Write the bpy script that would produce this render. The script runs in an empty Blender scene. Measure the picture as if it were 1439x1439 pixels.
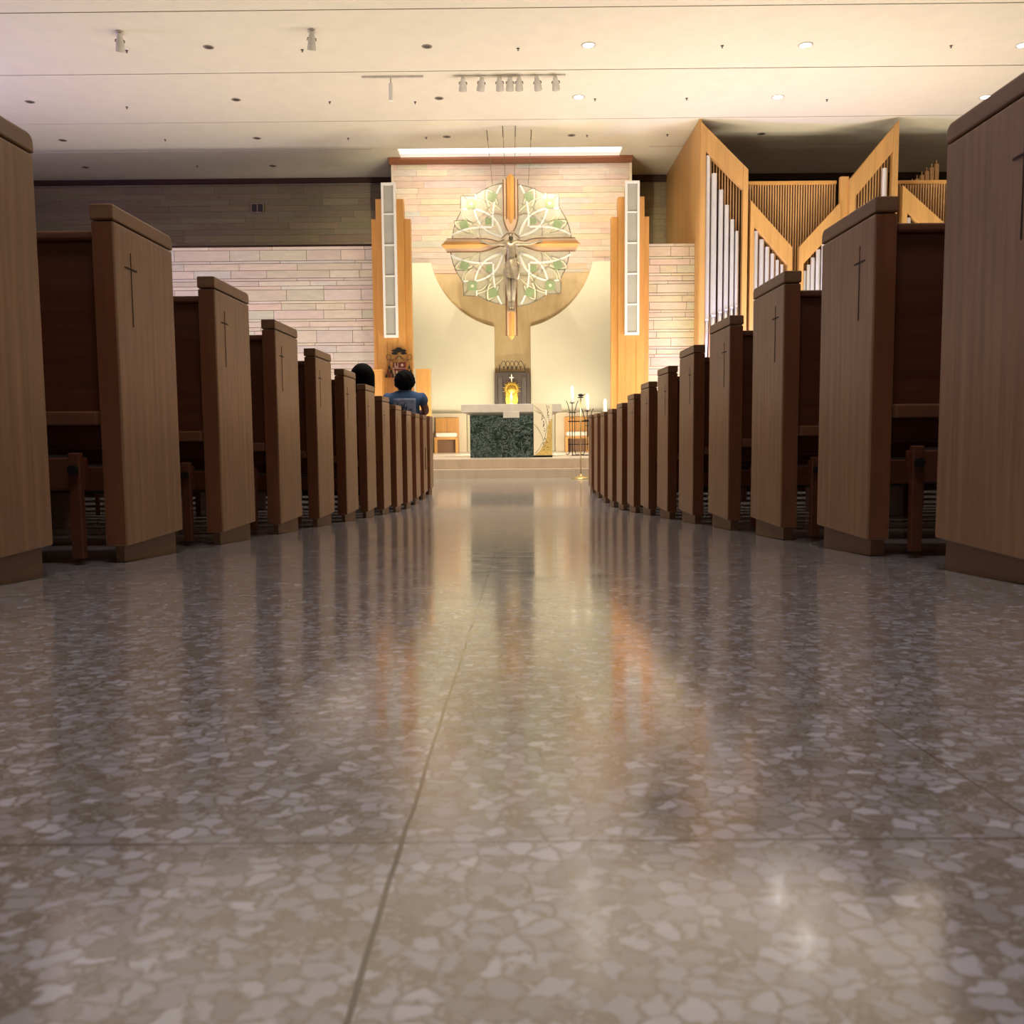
import bpy, bmesh, math, random
from mathutils import Vector, Matrix
PI = math.pi
SC = bpy.context.scene
COL = SC.collection
# ------------------------------------------------------------------ camera
cam_d = bpy.data.cameras.new('camera')
cam = bpy.data.objects.new('camera', cam_d); COL.objects.link(cam)
cam_d.sensor_width = 36.0
cam_d.lens = 36.0 * 1285.98 / 1439.0
cam_d.dof.use_dof = True; cam_d.dof.focus_distance = 10.0; cam_d.dof.aperture_fstop = 18
cam_d.clip_start = 0.02; cam_d.clip_end = 200
def cam_basis(yaw, pitch, roll):
    f = Vector((-math.sin(yaw)*math.cos(pitch), math.cos(yaw)*math.cos(pitch), -math.sin(pitch)))
    r0 = Vector((math.cos(yaw), math.sin(yaw), 0)); u0 = r0.cross(f)
    return math.cos(roll)*r0 + math.sin(roll)*u0, -math.sin(roll)*r0 + math.cos(roll)*u0, f
_r, _u, _f = cam_basis(.0036, .0880, -.0088)
CAMZ = .758
cam.matrix_world = Matrix(((_r.x, _u.x, -_f.x, 0), (_r.y, _u.y, -_f.y, 0), (_r.z, _u.z, -_f.z, CAMZ), (0, 0, 0, 1)))
SC.camera = cam
# ------------------------------------------------------------------ world, exposure
w = bpy.data.worlds.new('world'); SC.world = w; w.use_nodes = True
w.node_tree.nodes['Background'].inputs[0].default_value = (.9, .8, .75, 1)
w.node_tree.nodes['Background'].inputs[1].default_value = .02
SC.view_settings.view_transform = 'Standard'; SC.view_settings.look = 'None'
SC.view_settings.gamma = 1; SC.view_settings.use_curve_mapping = False
SC.view_settings.exposure = 0.0
SC.cycles.use_denoising = True
SC.cycles.max_bounces = 7
SC.cycles.diffuse_bounces = 4
SC.cycles.transparent_max_bounces = 12
SC.cycles.caustics_reflective = False; SC.cycles.caustics_refractive = False
SC.cycles.sample_clamp_indirect = 4
# ------------------------------------------------------------------ large lights
def look(o, target):
    d = Vector(target) - o.location
    o.rotation_euler = d.to_track_quat('-Z', 'Y').to_euler()
def area(name, loc, target, sx, sy, power, col, spread=PI):
    l = bpy.data.lights.new(name, 'AREA'); l.shape = 'RECTANGLE'; l.size = sx; l.size_y = sy
    l.energy = power; l.color = col; l.spread = spread
    o = bpy.data.objects.new(name, l); COL.objects.link(o); o.location = loc; look(o, target); return o
def spot(name, loc, target, power, col, deg=50, blend=.6, r=.05):
    l = bpy.data.lights.new(name, 'SPOT'); l.energy = power; l.color = col
    l.spot_size = math.radians(deg); l.spot_blend = blend; l.shadow_soft_size = r
    o = bpy.data.objects.new(name, l); COL.objects.link(o); o.location = loc; look(o, target); return o
WARM = (1, .80, .52); NEUT = (1, .88, .72)
# fill lights added at the sides and rear to brighten the nave ceiling
area('side_ceiling_fill_light', (-11.6, 5.0, 3.6), (-4, 7.0, 6.95), .5, 16, 75, (1, .88, .74))
area('side_ceiling_fill_light', (11.6, 6.0, 3.6), (3, 9.0, 6.95), .5, 16, 120, NEUT)
area('rear_ceiling_fill_light', (0, -6.0, 3.4), (0, 2.0, 6.95), 12, .5, 20, (1, .84, .72))
# hidden lights added behind the pews and by the organ to brighten the ceiling
for _x, _y, _p in ((-7.2, 13.4, 62), (-3.4, 13.4, 120), (3.4, 15.9, 145), (7.6, 15.9, 150), (2.2, 11.6, 85)):
    area('hidden_ceiling_fill_light', (_x, _y, .8), (_x, _y+.3, 6.95), 2.2, .8, _p, (1, .92, .77))
# fill lights added over the aisle, and spots added to brighten the altar
for _y, _p, _s in ((.7, 30, 75), (8.6, 80, 120), (11.6, 80, 120)):
    area('nave_fill_light', (0, _y, 6.9), (0, _y, 0), 1.2, 1.2, _p, (.95, .89, .98) if _y < 1 else (1, .91, .90), math.radians(_s))
for _x in (-1.6, 1.6):
    spot('altar_fill_light', (_x, 11.2, 6.85), (_x*.4, 15.7, .5), 1150, (1, .88, .70), 44, .7, .06)
area('altar_back_fill_light', (-.05, 17.35, .7), (-.05, 21.3, 2.9), 1.6, .25, 120, (1, .90, .70))  # unseen light added behind the altar to brighten the cream panels
area('lilac_window_lamp', (-12.2, 14.8, 4.8), (-9.5, 15.6, 6.95), 1.0, 3.0, 190, (.58, .46, 1))
# fill lights added at the foot of the stone walls, and lilac washers
area('stone_wall_fill_light', (-4.6, 17.2, .55), (-4.6, 19.3, 3.2), 3.4, .3, 85, (1, .86, .72))
area('lilac_washer_lamp', (-7.6, 17.0, .55), (-7.2, 19.3, 3.6), 2.0, .3, 40, (.78, .68, 1))
area('stone_wall_fill_light', (3.2, 17.4, .55), (3.2, 19.3, 3.0), .9, .3, 36, (1, .86, .62))
area('lilac_organ_lamp', (4.35, 18.45, 1.3), (4.35, 18.98, 3.4), 1.0, .12, 85, (.33, .27, 1))
area('lilac_organ_lamp', (5.6, 18.45, 1.3), (5.6, 18.98, 3.4), 1.4, .12, 38, (.38, .31, 1))
area('organ_fill_light', (6.0, 16.6, .6), (5.9, 18.9, 4.6), 2.6, .3, 150, (1, .80, .50))  # hidden warm fill light added to brighten the organ case
# fill lights added behind the low cream walls to brighten the panels
area('panel_fill_light', (-1.5, 20.75, 1.22), (-1.5, 21.28, 3.0), 1.3, .10, 4, (1, .90, .70))
area('panel_fill_light', (1.5, 20.75, 1.22), (1.5, 21.28, 3.0), 1.3, .10, 5, (1, .92, .76))
# ------------------------------------------------------------------ mesh helpers
class MB:
    def __init__(s): s.bm = bmesh.new(); s.cols = None
    def box(s, x0, x1, y0, y1, z0, z1):
        v = [s.bm.verts.new(p) for p in ((x0,y0,z0),(x1,y0,z0),(x1,y1,z0),(x0,y1,z0),(x0,y0,z1),(x1,y0,z1),(x1,y1,z1),(x0,y1,z1))]
        fs = []
        for f in ((3,2,1,0),(4,5,6,7),(0,1,5,4),(1,2,6,5),(2,3,7,6),(3,0,4,7)):
            fs.append(s.bm.faces.new([v[i] for i in f]))
        return fs
    def hexa(s, pts):
        v = [s.bm.verts.new(p) for p in pts]
        for f in ((3,2,1,0),(4,5,6,7),(0,1,5,4),(1,2,6,5),(2,3,7,6),(3,0,4,7)): s.bm.faces.new([v[i] for i in f])
        return s
    def prism(s, pts, a0, a1, axis='y'):
        """polygon pts in the plane across axis, extruded a0..a1"""
        def P(p, a):
            return {'y': (p[0], a, p[1]), 'x': (a, p[0], p[1]), 'z': (p[0], p[1], a)}[axis]
        A = [s.bm.verts.new(P(p, a0)) for p in pts]; B = [s.bm.verts.new(P(p, a1)) for p in pts]
        n = len(pts)
        s.bm.faces.new(A); s.bm.faces.new(B[::-1])
        for i in range(n): s.bm.faces.new((A[i], B[i], B[(i+1) % n], A[(i+1) % n]))
        return s
    def tube(s, pts, r, n=8, cap=True, r2=None):
        pts = [Vector(p) for p in pts]; rings = []
        up = None
        for i, p in enumerate(pts):
            d = (pts[min(i+1, len(pts)-1)] - pts[max(i-1, 0)]).normalized()
            if up is None:
                up = d.orthogonal().normalized()
            up = (up - d*up.dot(d))
            up = up.normalized() if up.length > 1e-6 else d.orthogonal().normalized()
            sd = d.cross(up)
            rr = r if r2 is None else r + (r2-r)*i/(len(pts)-1)
            if callable(r): rr = r(i/(len(pts)-1))
            rings.append([s.bm.verts.new(p + (up*math.cos(2*PI*k/n) + sd*math.sin(2*PI*k/n))*rr) for k in range(n)])
        for a, b in zip(rings, rings[1:]):
            for k in range(n): s.bm.faces.new((a[k], a[(k+1) % n], b[(k+1) % n], b[k]))
        if cap:
            s.bm.faces.new(rings[0][::-1]); s.bm.faces.new(rings[-1])
        return s
    def lathe(s, prof, c=(0,0,0), n=20):
        rings = []
        for r, z in prof:
            rings.append([s.bm.verts.new((c[0]+r*math.cos(2*PI*k/n), c[1]+r*math.sin(2*PI*k/n), c[2]+z)) for k in range(n)])
        for a, b in zip(rings, rings[1:]):
            for k in range(n): s.bm.faces.new((a[k], a[(k+1) % n], b[(k+1) % n], b[k]))
        if prof[0][0] > 1e-4: s.bm.faces.new(rings[0][::-1])
        if prof[-1][0] > 1e-4: s.bm.faces.new(rings[-1])
        return s
    def ribbon(s, pts, wd, y0, y1):
        """flat strip along points (x,z), width wd, between depths y0..y1"""
        n = len(pts); L = []; R = []
        for i in range(n):
            a = Vector(pts[max(i-1, 0)]); b = Vector(pts[min(i+1, n-1)]); d = (b-a).normalized()
            nr = Vector((-d.y, d.x)); p = Vector(pts[i])
            L.append(p + nr*wd/2); R.append(p - nr*wd/2)
        V = [[s.bm.verts.new((q.x, y, q.y)) for q in side] for side in (L, R) for y in (y0, y1)]
        L0, L1, R0, R1 = V
        for i in range(n-1):
            s.bm.faces.new((L0[i], L0[i+1], R0[i+1], R0[i])); s.bm.faces.new((R1[i], R1[i+1], L1[i+1], L1[i]))
            s.bm.faces.new((L1[i], L1[i+1], L0[i+1], L0[i])); s.bm.faces.new((R0[i], R0[i+1], R1[i+1], R1[i]))
        s.bm.faces.new((L0[0], R0[0], R1[0], L1[0])); s.bm.faces.new((L0[-1], L1[-1], R1[-1], R0[-1]))
        return s
    def sphere(s, c, r, u=14, v=9, sc=(1,1,1)):
        m = Matrix.Translation(c) @ Matrix.Diagonal((r*sc[0], r*sc[1], r*sc[2], 1))
        bmesh.ops.create_uvsphere(s.bm, u_segments=u, v_segments=v, radius=1, matrix=m); return s
    def build(s, name, m, parent=None, smooth=False, bevel=0, segs=2, loc=None):
        bmesh.ops.recalc_face_normals(s.bm, faces=s.bm.faces)
        me = bpy.data.meshes.new(name); s.bm.to_mesh(me); s.bm.free()
        me.materials.append(m)
        o = bpy.data.objects.new(name, me); COL.objects.link(o)
        if smooth:
            for p in me.polygons: p.use_smooth = True
        if bevel:
            b = o.modifiers.new('bevel', 'BEVEL'); b.width = bevel; b.segments = segs; b.limit_method = 'ANGLE'; b.angle_limit = math.radians(40)
        if parent: o.parent = parent
        if loc: o.location = loc
        return o
def tag(o, label=None, cat=None, group=None, kind=None):
    if label: o['label'] = label
    if cat: o['category'] = cat
    if group: o['group'] = group
    if kind: o['kind'] = kind
    return o
def empty(name, loc, rz=0):
    o = bpy.data.objects.new(name, None); COL.objects.link(o); o.location = loc; o.rotation_euler = (0, 0, rz)
    o.empty_display_size = .1; return o
def kids(o): return [c for c in COL.objects if c.parent == o]
def copy_tree(o, parent=None):
    c = o.copy(); COL.objects.link(c)
    if parent: c.parent = parent
    for ch in list(o.children): copy_tree(ch, c)
    return c
def struct(o): o['kind'] = 'structure'; return o
def arc(cx, cz, r, a0, a1, n=16):
    return [(cx + r*math.cos(math.radians(a0+(a1-a0)*i/n)), cz + r*math.sin(math.radians(a0+(a1-a0)*i/n))) for i in range(n+1)]
def bez(p0, p1, p2, n=14):
    return [tuple((1-t)**2*a + 2*t*(1-t)*b + t*t*c for a, b, c in zip(p0, p1, p2)) for t in (i/n for i in range(n+1))]
# ------------------------------------------------------------------ materials
def newmat(name):
    m = bpy.data.materials.new(name); m.use_nodes = True
    nt = m.node_tree; b = nt.nodes['Principled BSDF']; return m, nt, b
def N(nt, t, **kw):
    n = nt.nodes.new(t)
    for k, v in kw.items(): setattr(n, k, v)
    return n
def mix(nt, fac, a, b, mode='MIX'):
    n = N(nt, 'ShaderNodeMix', data_type='RGBA', blend_type=mode)
    for sock, v in ((n.inputs[0], fac), (n.inputs[6], a), (n.inputs[7], b)):
        if hasattr(v, 'is_linked') or hasattr(v, 'node'): nt.links.new(v, sock)
        elif isinstance(v, (int, float)): sock.default_value = v
        else: sock.default_value = (*v, 1)
    return n.outputs[2]
def ramp(nt, src, stops):
    n = N(nt, 'ShaderNodeValToRGB'); nt.links.new(src, n.inputs[0])
    while len(n.color_ramp.elements) < len(stops): n.color_ramp.elements.new(.5)
    for e, (p, c) in zip(n.color_ramp.elements, stops):
        e.position = p; e.color = (*c, 1) if len(c) == 3 else c
    return n.outputs[0]
def coords(nt, scale=(1,1,1), obj=True):
    tc = N(nt, 'ShaderNodeTexCoord'); mp = N(nt, 'ShaderNodeMapping')
    nt.links.new(tc.outputs['Object' if obj else 'Generated'], mp.inputs[0]); mp.inputs['Scale'].default_value = scale
    return mp.outputs[0]
def noise(nt, vec, scale=1, detail=4, rough=.55, dist=0):
    n = N(nt, 'ShaderNodeTexNoise'); nt.links.new(vec, n.inputs['Vector'])
    n.inputs['Scale'].default_value = scale; n.inputs['Detail'].default_value = detail
    n.inputs['Roughness'].default_value = rough; n.inputs['Distortion'].default_value = dist
    return n.outputs['Fac']
def bump(nt, b, h, strength=.2, dist=.01):
    n = N(nt, 'ShaderNodeBump'); n.inputs['Strength'].default_value = strength; n.inputs['Distance'].default_value = dist
    nt.links.new(h, n.inputs['Height']); nt.links.new(n.outputs[0], b.inputs['Normal'])
def plain(name, c, rough=.5, metal=0, var=.12, scale=6, emit=None, es=0, alpha=None):
    m, nt, b = newmat(name)
    v = noise(nt, coords(nt), scale, 4)
    col = ramp(nt, v, [(.3, tuple(x*(1-var) for x in c)), (.7, tuple(min(1, x*(1+var)) for x in c))])
    nt.links.new(col, b.inputs['Base Color'])
    b.inputs['Roughness'].default_value = rough; b.inputs['Metallic'].default_value = metal
    if emit: b.inputs['Emission Color'].default_value = (*emit, 1); b.inputs['Emission Strength'].default_value = es
    if alpha is not None: b.inputs['Alpha'].default_value = alpha
    return m
def wood(name, c, axis='z', rough=.42, contrast=.35, fine=1.0, spec=.4, cathedral=.5):
    m, nt, b = newmat(name)
    s = {'z': (1, 1, .06), 'x': (.06, 1, 1), 'y': (1, .06, 1)}[axis]
    v1 = noise(nt, coords(nt, tuple(60*fine*x for x in s)), 1, 6, .62)
    v2 = noise(nt, coords(nt, tuple(9*fine*x for x in s)), 1, 3, .5, 1.2)
    wv = N(nt, 'ShaderNodeTexWave', wave_type='RINGS'); nt.links.new(coords(nt, tuple(5*fine*x for x in s)), wv.inputs['Vector'])
    wv.inputs['Scale'].default_value = 1.4; wv.inputs['Distortion'].default_value = 5; wv.inputs['Detail'].default_value = 2
    lo = tuple(x*(1-contrast) for x in c); hi = tuple(min(1, x*(1+contrast*.7)) for x in c)
    a = ramp(nt, v1, [(.32, lo), (.66, hi)])
    d = ramp(nt, v2, [(.35, tuple(x*.82 for x in c)), (.65, tuple(min(1, x*1.15) for x in c))])
    e = ramp(nt, wv.outputs['Fac'], [(.3, tuple(x*.78 for x in c)), (.8, tuple(min(1, x*1.08) for x in c))])
    col = mix(nt, .5, a, d); col = mix(nt, cathedral*.5, col, e)
    nt.links.new(col, b.inputs['Base Color'])
    b.inputs['Roughness'].default_value = rough; b.inputs['Specular IOR Level'].default_value = spec
    bump(nt, b, v1, .08, .004)
    return m
def attr_stone(name, rough=.75, grain=.1):
    m, nt, b = newmat(name)
    at = N(nt, 'ShaderNodeAttribute', attribute_name='tint')
    v = noise(nt, coords(nt, (2.5, 2.5, 9)), 2, 6, .6)
    g = ramp(nt, v, [(.3, (1-grain,)*3), (.7, (1+grain*.4,)*3)])
    nt.links.new(mix(nt, 1.0, at.outputs['Color'], g, 'MULTIPLY'), b.inputs['Base Color'])
    b.inputs['Roughness'].default_value = rough; b.inputs['Specular IOR Level'].default_value = .2
    bump(nt, b, v, .25, .01)
    return m
M = {}
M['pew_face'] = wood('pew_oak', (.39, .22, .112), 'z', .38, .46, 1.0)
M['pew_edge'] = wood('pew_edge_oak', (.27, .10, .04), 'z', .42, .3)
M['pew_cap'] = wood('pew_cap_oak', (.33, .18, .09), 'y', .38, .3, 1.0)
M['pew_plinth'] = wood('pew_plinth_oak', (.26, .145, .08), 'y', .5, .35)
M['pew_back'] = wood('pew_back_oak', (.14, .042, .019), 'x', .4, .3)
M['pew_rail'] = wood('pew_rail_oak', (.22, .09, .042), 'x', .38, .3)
M['carve'] = plain('carved_groove', (.035, .016, .01), .7)
M['kneel_pad'] = plain('kneeler_vinyl', (.025, .014, .012), .5)
M['black'] = plain('black_metal', (.012, .011, .011), .45, .2)
M['golden'] = wood('golden_oak', (.60, .30, .085), 'z', .4, .2, .6, .35, .25)
M['golden_x'] = wood('golden_oak_rail', (.62, .33, .10), 'x', .4, .2, .6, .35, .25)
M['organ'] = wood('organ_oak', (.58, .33, .115), 'z', .42, .16, .5, .35, .2)
M['slat'] = wood('slat_oak', (.62, .36, .16), 'z', .5, .2, .6)
M['cornice'] = wood('cornice_wood', (.24, .085, .035), 'x', .45, .25, .5)
M['darkwood'] = wood('dark_wood', (.055, .022, .012), 'x', .55, .3, .5)
M['stone_side'] = attr_stone('stone_side', .8, .12)
M['stone_centre'] = attr_stone('stone_centre', .7, .12)
M['mortar'] = plain('mortar_dark', (.25, .20, .165), .9)
M['mortar_pale'] = plain('mortar_pale', (.50, .40, .31), .9)
M['plaster'] = plain('ceiling_plaster', (.74, .69, .56), .9, 0, .03, 3)
M['groove'] = plain('ceiling_groove', (.05, .045, .04), .9)
M['wallpaint'] = plain('wall_paint', (.40, .34, .28), .9, 0, .06, 1)
M['cream'] = plain('cream_panel', (.78, .73, .55), .75, 0, .02, 2)
M['creamstone'] = plain('cream_stone', (.66, .56, .40), .6, 0, .06, 4)
M['white'] = plain('white_frame', (.82, .80, .74), .6, 0, .02)
M['boxpane'] = plain('grey_pane', (.42, .41, .36), .65, 0, .04)
M['silver'] = plain('organ_tin', (.78, .78, .82), .38, .55, .04, 3)
M['bronze'] = plain('bronze', (.50, .43, .30), .34, .65, .25, 14)
M['gold'] = plain('gilding', (.66, .42, .07), .34, .85, .4, 40)
M['brass'] = plain('brass', (.72, .55, .24), .3, .85, .1)
M['goldbar'] = wood('gold_wood', (.74, .38, .10), 'z', .35, .18, .8)
M['goldbar_x'] = wood('gold_wood_arm', (.74, .38, .10), 'x', .35, .18, .8)
M['peach'] = plain('peach_plate', (.72, .50, .32), .5, 0, .06)
M['brownrail'] = plain('brown_rail', (.20, .10, .045), .45)
M['lead'] = plain('lead_came', (.14, .12, .09), .5, .3)
M['whiteband'] = plain('white_glass', (.86, .87, .80), .35, 0, .03)
M['creamband'] = plain('cream_glass', (.74, .75, .52), .35, 0, .04)
M['green'] = plain('green_glass', (.30, .39, .20), .3, 0, .12, 18)
M['greyblue'] = plain('grey_glass', (.60, .64, .60), .35, 0, .08, 10)
M['fixture'] = plain('fixture_white', (.62, .58, .50), .5)
M['greytrim'] = plain('fixture_grey', (.30, .26, .21), .5)
M['trimgrey'] = plain('fixture_dark', (.06, .05, .045), .6)
M['cushion'] = plain('cushion_cloth', (.85, .74, .64), .9, 0, .04, 30)
M['candle'] = plain('wax', (.93, .90, .78), .5, 0, .02, 5, (1, .86, .6), .35)
M['flame'] = plain('flame', (1, .9, .7), .5, 0, .02, 5, (1, .82, .5), 5)
M['lamp'] = plain('lamp_glow', (1, 1, 1), .5, 0, 0, 5, (1, .95, .86), 30)
M['slotglow'] = plain('slot_glow', (1, 1, 1), .5, 0, 0, 5, (.88, .88, 1), 1.7)
M['hair'] = plain('black_hair', (.004, .0035, .0035), .8, 0, .4, 60)
M['hair'].node_tree.nodes['Principled BSDF'].inputs['Specular IOR Level'].default_value = .12
M['skin'] = plain('skin', (.28, .15, .095), .55, 0, .06)
M['tshirt'] = plain('blue_cotton', (.055, .12, .23), .9, 0, .14, 9)
M['print'] = plain('shirt_print', (.20, .23, .31), .9, 0, .3, 22)
M['printdark'] = plain('shirt_print_ink', (.02, .03, .06), .9)
M['trousers'] = plain('dark_trousers', (.02, .022, .03), .9)
M['crest_red'] = plain('crest_red', (.14, .012, .012), .6)
M['crest_pale'] = plain('crest_pale', (.52, .40, .27), .6)
M['silverleaf'] = plain('silver_leaf', (.5, .5, .5), .4, .6)
M['lilacpane'] = plain('lilac_window', (.3, .25, .5), .5, 0, .2, 2, (.55, .42, 1), .8)
# glass disc: faintly milky
def glassmat():
    m, nt, b = newmat('milky_glass'); nt.nodes.remove(b)
    v = noise(nt, coords(nt), 5, 4)
    d = N(nt, 'ShaderNodeBsdfPrincipled'); nt.links.new(ramp(nt, v, [(.3, (.56, .58, .46)), (.7, (.70, .71, .61))]), d.inputs['Base Color'])
    d.inputs['Roughness'].default_value = .3
    t = N(nt, 'ShaderNodeBsdfTransparent'); t.inputs[0].default_value = (.97, .97, .92, 1)
    mx = N(nt, 'ShaderNodeMixShader'); mx.inputs[0].default_value = .32
    nt.links.new(t.outputs[0], mx.inputs[1]); nt.links.new(d.outputs[0], mx.inputs[2])
    nt.links.new(mx.outputs[0], nt.nodes['Material Output'].inputs[0]); return m
M['glass'] = glassmat()
# terrazzo floor
def terrazzo():
    m, nt, b = newmat('terrazzo')
    base = coords(nt)
    nz = N(nt, 'ShaderNodeTexNoise'); nt.links.new(base, nz.inputs['Vector']); nz.inputs['Scale'].default_value = 75; nz.inputs['Detail'].default_value = 4
    ds = N(nt, 'ShaderNodeVectorMath', operation='MULTIPLY_ADD')
    nt.links.new(nz.outputs['Color'], ds.inputs[0]); ds.inputs[1].default_value = (.018, .018, 0); nt.links.new(base, ds.inputs[2])
    fl = N(nt, 'ShaderNodeVectorMath', operation='MULTIPLY'); nt.links.new(ds.outputs[0], fl.inputs[0]); fl.inputs[1].default_value = (1, 1, 0)
    def chips(scale, lo, hi):
        ve = N(nt, 'ShaderNodeTexVoronoi', feature='DISTANCE_TO_EDGE', voronoi_dimensions='2D'); ve.inputs['Scale'].default_value = scale
        vc = N(nt, 'ShaderNodeTexVoronoi', feature='F1', voronoi_dimensions='2D'); vc.inputs['Scale'].default_value = scale
        nt.links.new(fl.outputs[0], ve.inputs['Vector']); nt.links.new(fl.outputs[0], vc.inputs['Vector'])
        mask = ramp(nt, ve.outputs['Distance'], [(lo, (0, 0, 0)), (hi, (1, 1, 1))])
        sep = N(nt, 'ShaderNodeSeparateColor'); nt.links.new(vc.outputs['Color'], sep.inputs[0])
        return mask, sep.outputs[0], sep.outputs[1]
    m1, r1, g1 = chips(82, .02, .20)
    m2, r2, g2 = chips(190, .02, .26)
    matrix = ramp(nt, noise(nt, base, 60, 4), [(.3, (.155, .125, .085)), (.7, (.22, .185, .135))])
    c1 = ramp(nt, r1, [(0, (.235, .205, .17)), (.2, (.29, .268, .255)), (.5, (.345, .328, .328)), (.8, (.40, .385, .39)), (1, (.50, .485, .50))])
    c2 = ramp(nt, r2, [(0, (.20, .168, .13)), (.5, (.26, .235, .21)), (1, (.35, .33, .315))])
    pick1 = ramp(nt, g1, [(.24, (0, 0, 0)), (.27, (1, 1, 1))])
    a2 = mix(nt, m2, matrix, c2)
    f1 = N(nt, 'ShaderNodeMath', operation='MULTIPLY'); nt.links.new(m1, f1.inputs[0]); nt.links.new(pick1, f1.inputs[1])
    col = mix(nt, f1.outputs[0], a2, c1)
    # joints between the cast slabs
    sx = N(nt, 'ShaderNodeSeparateXYZ'); nt.links.new(base, sx.inputs[0])
    wob = noise(nt, base, 9, 3)
    def joint(sock, off, per, wdt, wobble=.004):
        a = N(nt, 'ShaderNodeMath', operation='MULTIPLY_ADD'); nt.links.new(wob, a.inputs[0]); a.inputs[1].default_value = wobble; nt.links.new(sock, a.inputs[2])
        s1 = N(nt, 'ShaderNodeMath', operation='SUBTRACT'); nt.links.new(a.outputs[0], s1.inputs[0]); s1.inputs[1].default_value = off + wobble*.5
        p = N(nt, 'ShaderNodeMath', operation='PINGPONG'); nt.links.new(s1.outputs[0], p.inputs[0]); p.inputs[1].default_value = per/2
        c = N(nt, 'ShaderNodeMath', operation='LESS_THAN'); nt.links.new(p.outputs[0], c.inputs[0]); c.inputs[1].default_value = wdt
        return c.outputs[0]
    main = joint(sx.outputs[0], -.060, 40.0, .0013)
    lon = joint(sx.outputs[0], .28, .34, .0008)
    tr = joint(sx.outputs[1], .457, .288, .0013)
    f = N(nt, 'ShaderNodeMath', operation='MAXIMUM'); nt.links.new(lon, f.inputs[0]); nt.links.new(tr, f.inputs[1])
    f2 = N(nt, 'ShaderNodeMath', operation='MULTIPLY'); nt.links.new(f.outputs[0], f2.inputs[0]); f2.inputs[1].default_value = .8
    col = mix(nt, f2.outputs[0], col, (.10, .08, .06))
    col = mix(nt, main, col, (.03, .022, .016))
    nt.links.new(col, b.inputs['Base Color'])
    rg = ramp(nt, noise(nt, base, 14, 5), [(.3, (.09,)*3), (.7, (.17,)*3)])
    nt.links.new(rg, b.inputs['Roughness'])
    b.inputs['Specular IOR Level'].default_value = .5; b.inputs['IOR'].default_value = 2.25
    hn = noise(nt, base, 5, 3)
    bump(nt, b, hn, .035, .01)
    return m
M['terrazzo'] = terrazzo()
def marble_green():
    m, nt, b = newmat('green_marble')
    v = noise(nt, coords(nt, (2, 2, 2.6)), 1.3, 8, .68, 1.6)
    v2 = noise(nt, coords(nt, (2, 2, 2)), 2.2, 9, .72, 2.2)
    v3 = noise(nt, coords(nt, (7, 7, 7)), 2.0, 6, .75, 1.5)
    a = ramp(nt, v, [(.30, (.003, .006, .005)), (.45, (.012, .022, .018)), (.55, (.030, .050, .040)), (.70, (.006, .012, .010))])
    vein = ramp(nt, v2, [(.488, (0, 0, 0)), (.50, (1, 1, 1)), (.512, (0, 0, 0))])
    fl = ramp(nt, v3, [(.60, (0, 0, 0)), (.72, (.55, .55, .55))])
    c = mix(nt, fl, a, (.10, .14, .12))
    nt.links.new(mix(nt, vein, c, (.30, .36, .33)), b.inputs['Base Color'])
    b.inputs['Roughness'].default_value = .25; return m
M['marble_green'] = marble_green()
def marble_pale(name, c1, c2, rough=.35, sc=2):
    m, nt, b = newmat(name)
    v = noise(nt, coords(nt, (1.2, 1.2, .35)), sc, 7, .6, 1.4)
    nt.links.new(ramp(nt, v, [(.3, c1), (.7, c2)]), b.inputs['Base Color']); b.inputs['Roughness'].default_value = rough; return m
M['mensa'] = marble_pale('mensa_marble', (.50, .45, .38), (.62, .57, .49))
M['travertine'] = marble_pale('gold_travertine', (.46, .33, .16), (.60, .45, .24), .4, 3)
M['mosaic'] = marble_pale('mosaic_cream', (.74, .66, .44), (.80, .73, .54), .5)
M['mosaic_gold'] = plain('mosaic_gold', (.70, .50, .16), .35, .3, .2, 40)
M['stepstone'] = marble_pale('step_stone', (.42, .33, .23), (.52, .42, .30), .35, 2)
M['sanctfloor'] = marble_pale('sanctuary_stone', (.66, .60, .50), (.74, .68, .58), .3, 2)
M['tab'] = wood('tabernacle_wood', (.10, .07, .055), 'z', .4, .4, 1)
# ------------------------------------------------------------------ floor
def floor_z(y):
    t = (8.889 - y)/.4
    sp = t if t > 30 else math.log(1 + math.exp(t))
    return .0648*.4*sp
mb = MB()
ys = [-9, -6, -3, -1, 0, 1, 2, 3, 4, 5, 6, 7] + [7.25 + .25*i for i in range(16)] + [12, 14.9]
rows = [[mb.bm.verts.new((x, y, floor_z(y) if y > -1e9 else 0)) for x in (-12.5, -6, 0, 6, 12.5)] for y in ys]
for a, b_ in zip(rows, rows[1:]):
    for i in range(4): mb.bm.faces.new((a[i], a[i+1], b_[i+1], b_[i]))
struct(mb.build('floor', M['terrazzo'], smooth=True))
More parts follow.
